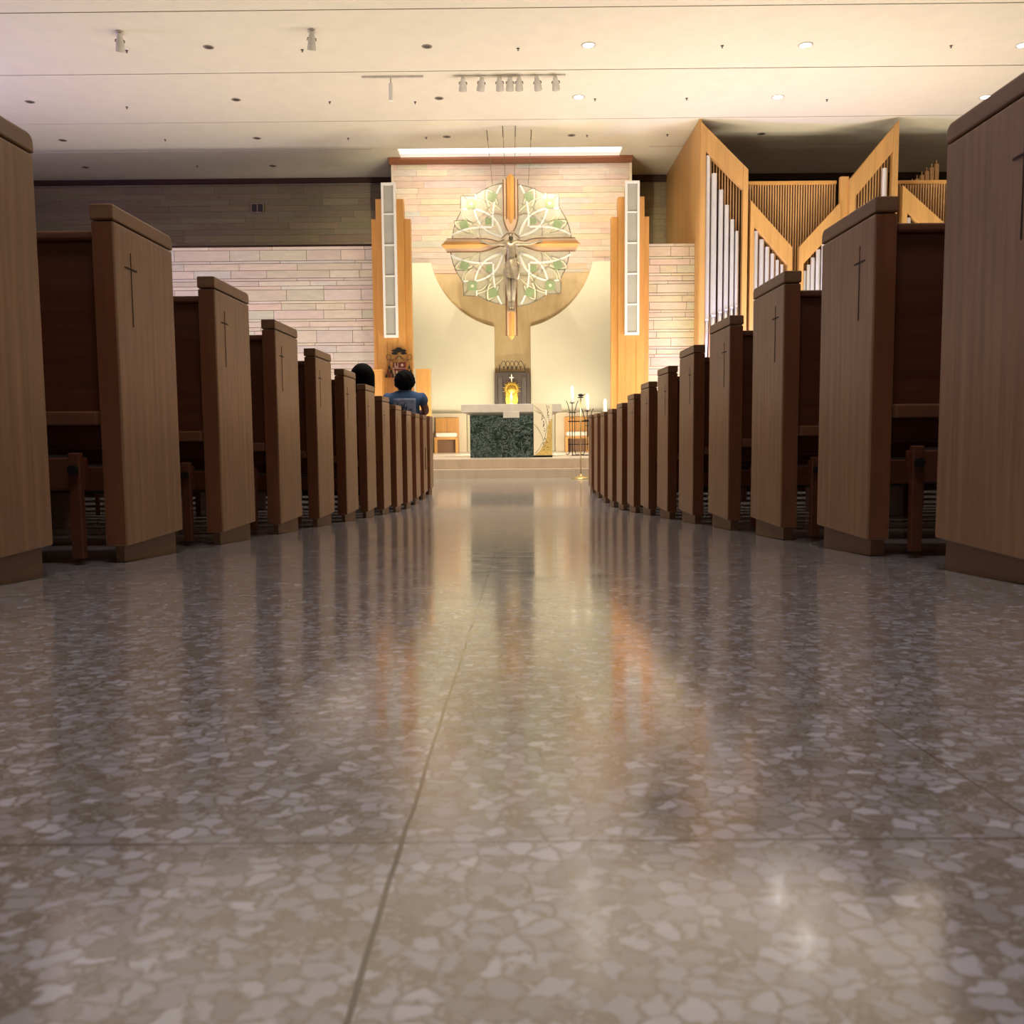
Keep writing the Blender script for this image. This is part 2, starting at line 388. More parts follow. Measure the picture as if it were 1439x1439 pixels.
# sanctuary steps and platform
mb = MB()
xs = [-11.4, -8.2, -5.1, -3.0, -1.02, .36, 1.98, 5.0, 8.0, 11.4]
def step_course(y0, y1, z0, z1, xs):
    mb = MB()
    for a, b_ in zip(xs, xs[1:]): mb.box(a+.0015, b_-.0015, y0, y1, z0, z1)
    mb.box(xs[0], xs[-1], y0+.004, y1, z0, z1-.004)
    return mb
o = struct(step_course(14.83, 15.75, -.02, .144, [-11.4, -7, -4.2, -1.6, -.62, .93, 2.5, 5, 8, 11.4]).build('floor_step', M['stepstone'], bevel=.004))
o = struct(step_course(15.22, 15.50, .144, .302, [-11.4, -7, -4.0, -2.2, -.02, 1.27, 3.0, 5, 8, 11.4]).build('floor_step', M['stepstone'], bevel=.005))
mb = MB(); mb.box(-11.4, 11.4, 15.48, 23.2, .10, .300)
struct(mb.build('floor_sanctuary', M['sanctfloor']))
# ------------------------------------------------------------------ ceiling
CZ = 6.95
mb = MB()
bands = [(-9, -.1), (0, 4.64), (4.68, 6.98), (7.02, 9.32), (9.36, 11.66), (11.70, 14.02), (14.05, 16.355), (16.385, 18.855), (18.885, 20.68)]
for y0, y1 in bands: mb.box(-12.5, 12.5, y0, y1, CZ, CZ+.12)
SX0, SX1, SY0, SY1 = -2.52, 2.42, 20.70, 21.36
mb.box(-12.5, -3.1, 20.73, 23.2, CZ, CZ+.12); mb.box(-3.1, SX0, 20.68, 23.2, CZ, CZ+.12)
mb.box(SX1, 3.02, 20.68, 23.2, CZ, CZ+.12); mb.box(3.02, 12.5, 20.73, 23.2, CZ, CZ+.12)
mb.box(SX0, SX1, SY1, 23.2, CZ, CZ+.12)
mb.box(SX0, SX1, 20.68, SY0, CZ, CZ+.12)
struct(mb.build('ceiling', M['plaster']))
mb = MB(); mb.box(-12.5, 12.5, -9, 20.66, CZ+.122, CZ+.2); mb.box(-12.5, -3.1, 20.66, 20.8, CZ+.122, CZ+.2); mb.box(3.02, 12.5, 20.66, 20.8, CZ+.122, CZ+.2)
struct(mb.build('ceiling_void', M['groove']))
# light slot in the ceiling above the sanctuary wall
sl = empty('recessed_light_trough', (-.05, 21.03, CZ+.09)); tag(sl, 'long cool-white light slot in the ceiling above the stone sanctuary wall', 'ceiling light')
mb = MB(); mb.box(-2.47, 2.47, -.33, .33, .0, .03); mb.build('diffuser', M['slotglow'], sl)
mb = MB(); mb.box(-2.5, 2.5, -.36, -.331, -.06, .03); mb.box(-2.5, 2.5, .331, .36, -.06, .03); mb.box(-2.5, -2.471, -.33, .33, -.06, .03); mb.box(2.471, 2.5, -.33, .33, -.06, .03)
mb.build('housing', M['white'], sl)
# ------------------------------------------------------------------ stone walls
def stone_wall(name, x0, x1, z0, z1, yf, dep, hs, lens, gap, tints, mat, mortar, seed, xcut=None):
    rnd = random.Random(seed)
    mb = MB(); cl = mb.bm.faces.layers.int.new('t'); tl = []
    z = z1; i = 0
    while z > z0 + .005:
        h = hs[i % len(hs)] * rnd.uniform(.92, 1.08); i += 1
        zb = max(z0, z - h)
        x = x0 - rnd.uniform(0, lens[1])
        while x < x1:
            L = rnd.uniform(*lens) * (1.5 if h < .07 else 1)
            a, b_ = max(x, x0), min(x+L, x1)
            if b_ - a > .02:
                pr = rnd.uniform(0, .012)
                tl.append(tuple(c*rnd.uniform(.94, 1.05) for c in rnd.choice(tints)))
                for f in mb.box(a, b_-gap, yf-pr, yf+dep, zb+gap, z): f[cl] = len(tl)-1
            x += L
        z = zb
    idx = None
    bmesh.ops.recalc_face_normals(mb.bm, faces=mb.bm.faces)
    ids = [f[cl] for f in mb.bm.faces]
    me = bpy.data.meshes.new(name); mb.bm.to_mesh(me); mb.bm.free()
    ca = me.color_attributes.new('tint', 'FLOAT_COLOR', 'CORNER')
    for p, k in zip(me.polygons, ids):
        for li in p.loop_indices: ca.data[li].color = (*tl[k], 1)
    me.materials.append(mat)
    o = bpy.data.objects.new(name, me); COL.objects.link(o); struct(o)
    mb = MB(); mb.box(x0, x1, yf+.012, yf+dep+.06, z0, z1-.004)
    b = mb.build('mortar_bed', mortar); b.parent = o
    return o
SIDE_T = [(.63, .55, .48), (.60, .52, .455), (.65, .58, .50), (.61, .52, .43), (.59, .52, .47), (.65, .56, .47), (.60, .50, .44)]
hs = [.055, .24, .05, .125, .165]
stone_wall('wall_left_stone', -12.3, -2.3, .30, 4.59, 19.30, .25, [.07, .235, .055, .135, .17,   .055, .11], (.45, 1.35), .010, SIDE_T, M['stone_side'], M['mortar'], 4)
stone_wall('wall_right_stone', 2.2, 3.78, .30, 4.585, 19.32, .25, [.06, .19, .055, .13, .165, .055, .11], (.35, 1.0), .010, [(.64, .54, .38), (.60, .51, .37), (.66, .56, .41)], M['stone_side'], M['mortar'], 9)
CT = [(.62, .49, .35), (.65, .54, .42), (.58, .51, .43), (.65, .49, .37), (.62, .53, .38), (.57, .49, .42), (.68, .56, .41), (.63, .46, .36)]
stone_wall('wall_sanctuary', -2.70, 2.66, 4.385, 6.83, 21.45, .3, [.125, .14, .11, .15, .135, .12], (.45, 1.7), .004, CT, M['stone_centre'], M['mortar_pale'], 21)
mb = MB(); mb.box(-2.70, 2.66, 21.46, 21.8, .3, 4.385); struct(mb.build('wall_sanctuary_travertine', M['travertine']))
mb = MB(); mb.box(-2.76, -2.70, 21.43, 21.8, .3, 6.83); mb.box(2.66, 2.72, 21.43, 21.8, .3, 6.83); struct(mb.build('trim_1', M['creamstone']))
mb = MB(); mb.prism([(21.30, 6.945), (21.30, 6.90), (21.38, 6.82), (21.85, 6.82), (21.85, 6.945)], -2.80, 2.72, 'x'); struct(mb.build('trim_2', M['cornice']))
# cap of the left stone wall, wall behind it, dark timber at the ceiling
mb = MB(); mb.box(-7.6, -2.5, 19.42, 20.3, 4.60, 4.66); struct(mb.build('trim_3', M['darkwood']))
BACK_T = [(.31, .26, .16), (.28, .235, .145), (.33, .28, .17), (.30, .24, .155)]
stone_wall('wall_back', -12.4, 12.4, .3, 6.93, 23.0, .2, [.14, .17, .12, .15], (.6, 1.8), .004, BACK_T, M['stone_centre'], M['mortar'], 33)
mb = MB(); mb.box(-12.4, -2.0, 22.90, 23.0, 6.84, 6.945); mb.box(2.0, 12.4, 22.90, 23.0, 6.80, 6.945); struct(mb.build('trim_4', M['darkwood']))
mb = MB(); mb.box(3.9, 12.4, 22.84, 22.95, 3.5, 6.80); mb.box(5.6, 7.4, 22.80, 22.84, 5.2, 6.5); struct(mb.build('wall_organ_darkening', plain('organ_gloom_black', (.022, .018, .014), .9)))  # gloom behind the organ put into a black sheet, plus a black panel
mb = MB(); mb.box(-12.7, -12.5, -9, 23.4, -.1, 7.2); struct(mb.build('wall_left', M['wallpaint']))
mb = MB(); mb.box(12.5, 12.7, -9, 23.4, -.1, 7.2); struct(mb.build('wall_right', M['wallpaint']))
mb = MB(); mb.box(-12.7, 12.7, -9.2, -9.0, -.1, 7.2); struct(mb.build('wall_rear', M['wallpaint']))
mb = MB(); mb.box(-12.49, -12.44, 12.0, 16.5, 3.2, 6.3); struct(mb.build('window_1', M['lilacpane']))
# lilac-lit pier standing behind the left stone wall
# white panels that cut the round recess
def white_panel(sgn, xo):
    cx, cz, R = -.031, 4.984, 1.882
    a_in = .385 if sgn > 0 else -.445
    pts = []
    x_in = a_in
    z_in = cz - math.sqrt(R*R - (x_in-cx)**2)
    z_top = 4.60
    x_top = cx + sgn*math.sqrt(R*R - (z_top-cz)**2)
    a0 = math.atan2(z_in-cz, x_in-cx); a1 = math.atan2(z_top-cz, x_top-cx)
    if sgn < 0:
        if a1 > 0: a1 -= 2*PI
        if a0 > 0: a0 -= 2*PI
    pts = [(cx+R*math.cos(a0+(a1-a0)*i/40), cz+R*math.sin(a0+(a1-a0)*i/40)) for i in range(41)]
    pts += [(xo, z_top), (xo, .3), (x_in, .3)]
    mb = MB(); mb.prism(pts, 21.28, 21.46, 'y'); return mb.build('wall_panel', M['cream'])
struct(white_panel(-1, -2.62)); struct(white_panel(1, 2.55))
# ------------------------------------------------------------------ pilasters with light boxes
def pilaster(S, label, lab2, x):
    """x: [outer low, outer mid, box outer, box inner, inner mid, inner low] as positive distances"""
    t = empty('wooden_pilaster', (S*(x[2]+x[3])/2, 19.1, .3)); tag(t, label, 'pilaster'); cx = (x[2]+x[3])/2
    def part(name, a, b_, y0, y1, z0, z1, m, par=t, bev=.004):
        lo, hi = sorted((S*(a-cx), S*(b_-cx)))
        mb = MB(); mb.box(lo, hi, y0, y1, z0, z1); return mb.build(name, m, par, bevel=bev)
    zl, zm = 5.085-.3, 5.47-.3
    part('fin', x[0], x[1], -.02, .175, 0, zl, M['golden']); part('fin', x[1], x[2]-.04, -.07, .175, 0, zm, M['golden'])
    part('fin', x[3]+.02, x[4], -.07, .175, 0, zm, M['golden']); part('fin', x[4], x[5], -.02, .175, 0, zl, M['golden'])
    part('backboard', x[2]-.04, x[3]+.02, -.06, .175, 0, zm+.2, M['golden'])
    return t, cx
def lightbox(S, cx, wd, z0, z1, label, y=19.029):
    b = empty('acoustic_light_box', (S*cx, y, z0)); tag(b, label, 'light box')
    h = z1-z0; w2 = wd/2
    mb = MB(); mb.box(-w2, -w2+.045, -.12, 0, 0, h); mb.box(w2-.045, w2, -.12, 0, 0, h); mb.box(-w2+.045, w2-.045, -.12, 0, 0, .05); mb.box(-w2+.045, w2-.045, -.12, 0, h-.05, h)
    for i in range(1, 5): mb.box(-w2+.045, w2-.045, -.115, 0, h*i/5-.014, h*i/5+.014)
    mb.build('frame', M['white'], b, bevel=.003)
    for i in range(5):
        mb = MB(); mb.box(-w2+.045, w2-.045, -.095, -.02, h*i/5+.014 if i else .05, h*(i+1)/5-.014 if i < 4 else h-.05); mb.build('pane', M['boxpane'], b)
    return b
pilaster(-1, 'tall stepped golden oak pilaster left of the altar, bearing the painted crest', '', [2.885, 2.785, 2.645, 2.362, 2.22, 2.09])
pilaster(1, 'tall stepped golden oak pilaster right of the altar, beside the organ', '', [2.775, 2.672, 2.555, 2.268, 2.139, 2.005])
lightbox(-1, 2.505, .29, 2.69, 5.765, 'white-framed five-pane box on the crest-bearing left oak pilaster')
lightbox(1, 2.413, .29, 2.70, 5.755, 'white-framed five-pane box on the oak pilaster nearest the organ')
# ------------------------------------------------------------------ vent and lilac-lit block on the dark back wall
v = empty('wall_vent', (-6.25, 22.97, 6.14)); tag(v, 'small two-panel vent grille high on the dark upper left wall', 'vent')
mb = MB(); mb.box(-.155, .155, -.03, 0, 0, .02); mb.box(-.155, .155, -.03, 0, .21, .23); mb.box(-.155, -.135, -.03, 0, .02, .21); mb.box(.135, .155, -.03, 0, .02, .21); mb.box(-.012, .012, -.03, 0, .02, .21)
mb.build('frame', plain('vent_frame', (.34, .28, .2), .6), v)
for s in (-1, 1):
    mb = MB(); mb.box(-.0615+s*.0735, .0615+s*.0735, -.015, 0, .02, .21)
    for i in range(6): mb.box(-.06+s*.0735, .06+s*.0735, -.026, -.015, .035+i*.03, .045+i*.03)
    mb.build('grille', M['trimgrey'], v)
lp = MB(); lp.box(-8.9, -7.62, 19.45, 20.2, 4.60, 4.86); struct(lp.build('lilac_lit_brick', plain('lilac_light_paint', (.30, .16, .24), .8)))  # lilac light on the brick painted into the block colour
# ------------------------------------------------------------------ organ
og = empty('pipe_organ', (3.75, 18.9, 0)); tag(og, 'golden oak pipe organ case with silver pipes right of the altar', 'organ')
OX, OY = 3.75, 18.9
def op(name, mb, m, **k): return mb.build(name, m, og, **k)
def X(x): return x-OX
Yf, Yb = 0, .14
def frame(pts_out, name='case_frame', y0=0, y1=.14, m='organ'):
    pass
# side panel rising to the ceiling
mb = MB(); mb.box(0, .05, .02, 4.05, 4.60, 6.945); mb.box(0, .05, .02, .46, 0, 4.60); op('side_panel', mb, M['organ'], bevel=.003)
# tall left tower: two posts, slanting head
def tower(xl, zl, xr, zr, zbot, wl, wr, wd, y0=0., y1=.16):
    """frame with a slanting head from (xl,zl) to (xr,zr)"""
    xl, xr = X(xl), X(xr); k = (zr-zl)/(xr-xl)
    def zt(x): return zl + k*(x-xl)
    mb = MB(); mb.prism([(xl, zbot), (xl+wl, zbot), (xl+wl, zt(xl+wl)), (xl, zl)], y0, y1); op('case_post', mb, M['organ'], bevel=.004)
    mb = MB(); mb.prism([(xr-wr, zbot), (xr, zbot), (xr, zr), (xr-wr, zt(xr-wr))], y0, y1); op('case_post', mb, M['organ'], bevel=.004)
    a, b_ = xl+wl, xr-wr
    mb = MB(); mb.prism([(a, zt(a)-wd), (b_, zt(b_)-wd), (b_, zt(b_)), (a, zt(a))], y0+.006, y1-.006); op('slanting_head', mb, M['organ'], bevel=.004)
    # slat screen behind
    mb = MB(); n = int((b_-a)/.056)
    for i in range(n):
        x = a + (i+.5)*(b_-a)/n
        mb.box(x-.012, x+.012, y1+.04, y1+.075, zbot, zt(x)-.04)
    op('slat_screen', mb, M['slat'])
    mb = MB(); mb.prism([(a-.02, zbot), (b_+.02, zbot), (b_+.02, zt(b_)-.06), (a-.02, zt(a)-.06)], y1+.20, y1+.24); op('backing', mb, M['darkwood'])
    return zt
def pipe(x, ztop, r, zmouth, y=.08):
    xx = X(x); p = MB()
    p.lathe([(r*.98, zmouth+.02), (r, zmouth+.10), (r, ztop), (r*.9, ztop), (r*.9, ztop-.06)], (xx, y, 0), 16)
    o = op('organ_pipe', p, M['silver'], smooth=True)
    es = o.modifiers.new('split', 'EDGE_SPLIT'); es.split_angle = math.radians(40)
    f = MB(); f.lathe([(.02, zmouth-.75), (r*.98, zmouth)], (xx, y, 0), 16); f.build('pipe_foot', M['silver'], o, smooth=True)
    f = MB(); f.box(xx-r*.75, xx+r*.75, y-r-.012, y-r*.3, zmouth-.005, zmouth+.035); f.build('pipe_mouth', M['silver'], o, bevel=.004)
tower(3.77, 6.90, 4.735, 5.95, 1.2, .11, .10, .48)
for x, zt_, r, zm in ((3.935, 6.24, .050, 2.98), (4.065, 5.89, .058, 3.06), (4.205, 5.57, .048, 3.13), (4.325, 5.27, .046, 3.18), (4.44, 4.985, .042, 3.22), (4.535, 4.755, .034, 3.25)): pipe(x, zt_, r, zm)
# low pair with a V between them
tower(4.80, 5.36, 5.655, 4.42, 1.2, .08, .09, .44, .04, .20)
for i, (x, zt_) in enumerate(((4.925, 4.755), (5.05, 4.59), (5.165, 4.44), (5.275, 4.31), (5.375, 4.18), (5.47, 4.09))): pipe(x, zt_, .05-.004*i, 2.6, .12)
def tower_r(xl, zl, xr, zr, zbot, wl, wr, wd, y0, y1): return tower(xl, zl, xr, zr, zbot, wl, wr, wd, y0, y1)
tower(5.80, 4.43, 6.61, 5.30, 1.2, .09, .08, .44, .04, .20)
for i, (x, zt_) in enumerate(((5.93, 3.96), (6.01, 4.08), (6.095, 4.22), (6.20, 4.38), (6.31, 4.545), (6.43, 4.70))): pipe(x, zt_, .032+.004*i, 2.6, .12)
# right tall tower
tower(6.78, 5.74, 7.735, 6.885, 1.2, .11, .11, .48)
for i, (x, zt_) in enumerate(((6.98, 4.45), (7.10, 4.72), (7.22, 5.04), (7.355, 5.36), (7.49, 5.96))): pipe(x, zt_, .036+.004*i, 2.7)
mb = MB(); mb.prism([(X(6.62), 1.2), (X(6.79), 1.2), (X(6.79), 5.82), (X(6.62), 5.82)], .10, .20); op('case_return', mb, M['organ'], bevel=.004)
tower(7.86, 5.62, 8.80, 4.80, 1.2, .10, .09, .44, .04, .20)
for i, (x, zt_) in enumerate(((8.01, 4.99), (8.15, 4.80), (8.27, 4.62), (8.38, 4.46))): pipe(x, zt_, .052-.004*i, 2.6, .12)
# screens between the towers
for x0, x1, zt_ in ((4.735, 6.62, 5.80), (7.74, 9.6, 5.79)):
    mb = MB(); n = int((x1-x0)/.052)
    for i in range(n):
        x = X(x0) + (i+.5)*(x1-x0)/n
        mb.box(x-.013, x+.013, .34, .375, 1.3, zt_-.06)
    op('slat_screen', mb, M['slat'])
    mb = MB(); mb.box(X(x0), X(x1), .32, .40, zt_-.07, zt_); op('top_rail', mb, M['golden_x'], bevel=.004)
    mb = MB(); mb.box(X(x0), X(x1), .52, .56, 1.3, zt_-.1); op('backing', mb, wood('screen_backing', (.10, .045, .022), 'z', .6, .2, .5))
# lower case
mb = MB(); mb.box(X(3.8), X(9.6), .02, .5, 0.28, 1.2); op('lower_case', mb, M['organ'], bevel=.005)
mb = MB(); mb.box(X(3.85), X(9.6), .17, .60, 1.9, 2.0); op('wind_chest', mb, M['darkwood'])
# wooden pipes standing behind the right screen
for i in range(6):
    x = 8.42 + i*.10; h = .10 + .075*i
    mb = MB(); mb.box(X(x)-.04, X(x)+.04, .9, .98, 5.3, 5.80+h); o = op('wooden_pipe', mb, M['slat'], bevel=.003)
    mb = MB(); mb.box(X(x)-.008, X(x)+.008, .93, .95, 5.80+h, 5.88+h); mb.build('tuning_stopper', M['slat'], o)
for i, (x, h) in enumerate(((4.80, .10), (4.88, .05), (4.96, .07))):
    mb = MB(); mb.box(X(x)-.03, X(x)+.03, .6, .68, 5.2, 5.80+h); op('wooden_pipe', mb, M['slat'], bevel=.003)
# ------------------------------------------------------------------ pews
PS = .7874; PH = .95
def pew_y(k): return 2.794 + (k-2)*PS
PLEN = 4.6; TH = .058; DP = .405
def end_panel(S, side, slope, root):
    """side 0: aisle end, 1: far end. local x=0 is the aisle face, growing outward with S"""
    x0 = 0 if side == 0 else S*(PLEN-TH); x1 = x0 + S*TH
    lo, hi = sorted((x0, x1))
    mb = MB(); mb.prism([(-DP, .07), (0, .07), (0, PH-.042), (-DP, PH-.042)], lo, hi, 'x')
    e = mb.build('end_panel', M['pew_face'], root, bevel=.005, segs=2)
    mb = MB(); mb.box(lo+.004, hi-.004, -DP-.0015, -DP+.006, .075, PH-.046); mb.build('edge_strip', M['pew_edge'], e)['label'] = 'darker reddish edge strip'  # edge strip coloured darker and redder than the panel face
    r = .022
    prof = [(-DP-.003, PH-.0395), (.003, PH-.0395), (.003, PH-r)] + [(.003-r+r*math.cos(a), PH-r+r*math.sin(a)) for a in (PI/8, PI/4, 3*PI/8, PI/2)] + [(-DP-.003, PH)]
    mb = MB(); mb.prism(prof, lo-.001, hi+.001, 'x'); mb.build('cap', M['pew_cap'], e, bevel=.004, segs=2)
    ins = .018
    mb = MB(); mb.prism([(-DP+.02, DP*slope+.0), (-ins, 0), (-ins, .0695), (-DP+.02, .0695)], lo+ins, hi-ins*.3 if S > 0 else hi-ins, 'x')
    mb.build('plinth', M['pew_plinth'], e)
    if side == 0:
        xf = -S*.0012
        mb = MB()
        def thin(pts):
            a, b_ = sorted((xf, xf + S*.004)); mb.prism(pts, a, b_, 'x')
        thin([(-.3075, .65), (-.303, .65), (-.3042, .845), (-.3063, .845)])
        thin([(-.340, .7995), (-.272, .7995), (-.264, .802), (-.272, .8045), (-.340, .8045), (-.348, .802)])
        mb.build('carved_cross', M['carve'], e)
    return e
def make_pew(S, slope):
    root = empty('church_pew', (0, 0, 0))
    end_panel(S, 0, slope, root); end_panel(S, 1, slope, root)
    def bx(name, xa, xb, y0, y1, z0, z1, m, par, bev=.004):
        lo, hi = sorted((S*xa, S*xb)); mb = MB(); mb.box(lo, hi, y0, y1, z0, z1); return mb.build(name, m, par, bevel=bev)
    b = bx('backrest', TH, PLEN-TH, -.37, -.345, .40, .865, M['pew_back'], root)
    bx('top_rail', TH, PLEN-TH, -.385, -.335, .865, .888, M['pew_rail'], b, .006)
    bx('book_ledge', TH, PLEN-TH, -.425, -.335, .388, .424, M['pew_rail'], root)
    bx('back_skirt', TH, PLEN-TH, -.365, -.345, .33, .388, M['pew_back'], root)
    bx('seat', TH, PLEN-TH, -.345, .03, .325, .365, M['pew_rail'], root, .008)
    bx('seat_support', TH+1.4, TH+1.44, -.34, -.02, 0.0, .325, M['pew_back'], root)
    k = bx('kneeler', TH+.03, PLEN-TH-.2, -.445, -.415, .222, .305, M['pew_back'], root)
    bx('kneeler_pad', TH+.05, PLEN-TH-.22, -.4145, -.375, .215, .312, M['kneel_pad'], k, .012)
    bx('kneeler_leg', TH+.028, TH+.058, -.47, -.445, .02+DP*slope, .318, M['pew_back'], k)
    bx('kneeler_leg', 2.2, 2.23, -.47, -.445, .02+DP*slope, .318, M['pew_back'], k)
    kn = MB(); xc = S*(TH+.043); kn.tube([(xc, -.47, .275), (xc, -.482, .275)], .0125, 12); kn.build('kneeler_knob', M['black'], k)
    return root
ORD = ['', 'first', 'second', 'third', 'fourth', 'fifth', 'sixth', 'seventh', 'eighth', 'ninth', 'tenth', 'eleventh', 'twelfth', 'thirteenth']
WL, WR = -1.021, .9227
for S, xw, side in ((-1, WL, 'left'), (1, WR, 'right')):
    steep = make_pew(S, .0648); flat = make_pew(S, 0.0); first = {id(steep): True, id(flat): True}
    for k in range(1, 14):
        src = steep if k <= 9 else flat
        o = src if first.pop(id(src), False) else copy_tree(src)
        o.location = (xw, pew_y(k), floor_z(pew_y(k)))
        if k == 13:
            mb = MB(); mb.box(*sorted((S*TH, S*(PLEN-TH))), -.02, 0, 0, .325); mb.build('light_block_panel', M['pew_back'], o)  # unseen panel added to block light leaking under the pews
        if k == 1: lab = f'oak pew {side} of the aisle, nearest the camera, cut off by the photo edge'
        elif k == 13: lab = f'oak pew {side} of the aisle, in the front row nearest the altar steps'
        elif k <= 7: lab = f'oak pew on the {side} of the aisle, {ORD[k]} row counting from the camera'
        else: lab = f'oak pew on the {side} of the aisle, {ORD[14-k]} row counting back from the altar'
        tag(o, lab, 'pew', f'oak pews {side} of the aisle')
# ------------------------------------------------------------------ altar
al = empty('stone_altar', (-.054, 16.0, .30)); tag(al, 'stone altar with pale top slab and green marble front', 'altar')
def ap(name, mb, m, **k): return mb.build(name, m, al, **k)
mb = MB(); mb.box(-.873, .873, 0, .95, .79, .93); ap('altar_slab', mb, M['mensa'], bevel=.006)
mb = MB(); mb.hexa([(-.70, .06, .73), (.70, .06, .73), (.70, .9, .73), (-.70, .9, .73), (-.86, .012, .79), (.86, .012, .79), (.86, .94, .79), (-.86, .94, .79)]); ap('slab_bevel', mb, M['mensa'])
mb = MB(); mb.box(-.71, .715, .05, .90, 0, .73); ap('altar_base', mb, M['mensa'])
mb = MB(); mb.box(-.722, .384, .0, .05, .005, .735); ap('green_marble_panel', mb, M['marble_green'])['label'] = 'dark green veined marble panel'
mb = MB(); mb.box(-.443, -.438, -.002, .0, .005, .735); mb.box(.375, .384, -.003, 0, .005, .735); ap('panel_joint', mb, M['black'])
mb = MB(); mb.box(-.144, .141, -.012, .05, .69, .80); ap('keystone', mb, M['mensa'], bevel=.003)
mp = MB(); mp.box(.386, .709, -.014, .05, .035, .93); mo = ap('mosaic_panel', mp, M['mosaic']); mo['label'] = 'cream mosaic panel with branch design'
mb = MB(); mb.box(-.722, .71, .01, .06, 0, .03); ap('base_shadow_gap', mb, M['black'])
# mosaic drawing: gold corner, branches, berries
YM = -.016
def mz(u, v): return ((u-640-793*0)/1.0, v)
def mo_pt(u, v):  # detail coordinates of the panel, 793..980 by 555..1080
    return (.386 + (u-793)/187*.323, .93 - (v-555)/525*.895)
mb = MB(); mb.prism([mo_pt(*p) for p in ((978, 700), (978, 1078), (800, 1078), (850, 1040), (900, 960), (925, 900), (930, 800), (950, 740))], -.018, -.013); mb.build('gold_field', M['mosaic_gold'], mo)
mb = MB()
for pts in ([(800, 570), (850, 640), (905, 700), (930, 770), (905, 900), (850, 1010), (805, 1060)], [(795, 760), (840, 810), (870, 870), (890, 930)], [(800, 620), (850, 650), (870, 640)], [(920, 560), (935, 620), (930, 700)], [(830, 590), (880, 650), (900, 700)]):
    mb.tube([(mo_pt(*p)[0], YM, mo_pt(*p)[1]) for p in pts], .0035, 5)
mb.build('branch_line', plain('mosaic_line', (.30, .24, .16), .6), mo)
mb = MB()
rr = random.Random(3)
for u, v, n in ((885, 700, 6), (890, 760, 6), (895, 810, 4), (935, 600, 5), (938, 650, 6), (940, 710, 3), (910, 930, 6), (885, 980, 4), (930, 970, 4), (905, 1000, 4)):
    for _ in range(n):
        x, z = mo_pt(u+rr.uniform(-12, 12), v+rr.uniform(-26, 26)); mb.sphere((x, -.016, z), .0075, 7, 5)
mb.build('berries', plain('mosaic_berry', (.09, .06, .05), .6), mo)
# ------------------------------------------------------------------ tabernacle, monstrance, iron arch
tb = empty('tabernacle', (-.045, 21.1, .3)); tag(tb, 'dark carved tabernacle cabinet standing behind the altar', 'tabernacle')
mb = MB(); mb.box(-.402, .402, 0, .15, 0, 1.79); mb.box(-.402, -.34, -.03, 0, .0, 1.79); mb.box(.34, .402, -.03, 0, 0, 1.79); mb.build('cabinet', M['tab'], tb, bevel=.004)
for s in (-1, 1):
    mb = MB(); mb.box(s*.27-.055, s*.27+.055, -.02, .01, .9, 1.72)
    d = mb.build('door_panel', M['tab'], tb, bevel=.006)
    mb = MB()
    for i in range(3): mb.box(s*.27-.04+i*.03, s*.27-.025+i*.03, -.03, -.015, .95, 1.66)
    mb.build('carved_reed', plain('tab_reed', (.16, .13, .11), .45), d)
ia = empty('iron_arcade', (-.045, 21.06, 2.09)); tag(ia, 'low wrought iron arcade of pointed arches on top of the dark tabernacle', 'ironwork')
mb = MB()
for i in range(5):
    x0 = -.292 + i*.0974 ; x1 = x0 + .1948
    if x1 <= .30:
        h = .26
        mb.tube([(x0, 0, .06)] + [(x0 + (x1-x0)/2*t, 0, .06 + h*.78*math.sin(t*PI/2)) for t in (.2, .4, .6, .8, 1)], .006, 5)
        mb.tube([(x1, 0, .06)] + [(x1 - (x1-x0)/2*t, 0, .06 + h*.78*math.sin(t*PI/2)) for t in (.2, .4, .6, .8, 1)], .006, 5)
        mb.tube([((x0+x1)/2, 0, .10), ((x0+x1)/2, 0, .15)], .006, 5); mb.tube([((x0+x1)/2-.02, 0, .125), ((x0+x1)/2+.02, 0, .125)], .006, 5)
for x in (-.292, .292): mb.tube([(x, 0, 0), (x, 0, .2)], .007, 6)
mb.tube([(-.292, 0, .012), (.292, 0, .012)], .008, 6)
mb.build('arch_tracery', M['black'], ia)
# sunburst
ms = empty('sunburst_monstrance', (-.058, 20.9, 1.34)); tag(ms, 'gold sunburst monstrance topped by a small pale cross before the tabernacle', 'monstrance')
mb = MB(); mb.lathe([(.11, -1.04), (.11, -.9), (.06, -.86), (.05, .0)], (0, 0, 0), 20); mb.build('pedestal', M['tab'], ms, smooth=True)
mb = MB(); mb.sphere((0, 0, .36), .13, 20, 12, (1, .35, 1.05)); mb.prism([(-.13, .30), (-.145, .12), (-.11, -.01), (.11, -.01), (.145, .12), (.13, .30)], -.02, .03); mb.build('gilded_body', M['gold'], ms, bevel=.006)
mb = MB()
for i in range(28):
    a = 2*PI*i/28; r0, r1 = .11, (.225 if i % 2 else .19)
    c, s_ = math.cos(a), math.sin(a)
    mb.prism([(r0*c - .014*s_, .36+r0*s_ + .014*c), (r1*c, .36+r1*s_), (r0*c + .014*s_, .36+r0*s_ - .014*c)], -.045, -.03)
mb.build('rays', M['gold'], ms)
mb = MB(); mb.box(-.011, .011, -.02, .005, .53, .70); mb.box(-.05, .05, -.02, .005, .615, .637); mb.build('top_cross', M['candle'], ms, bevel=.003)
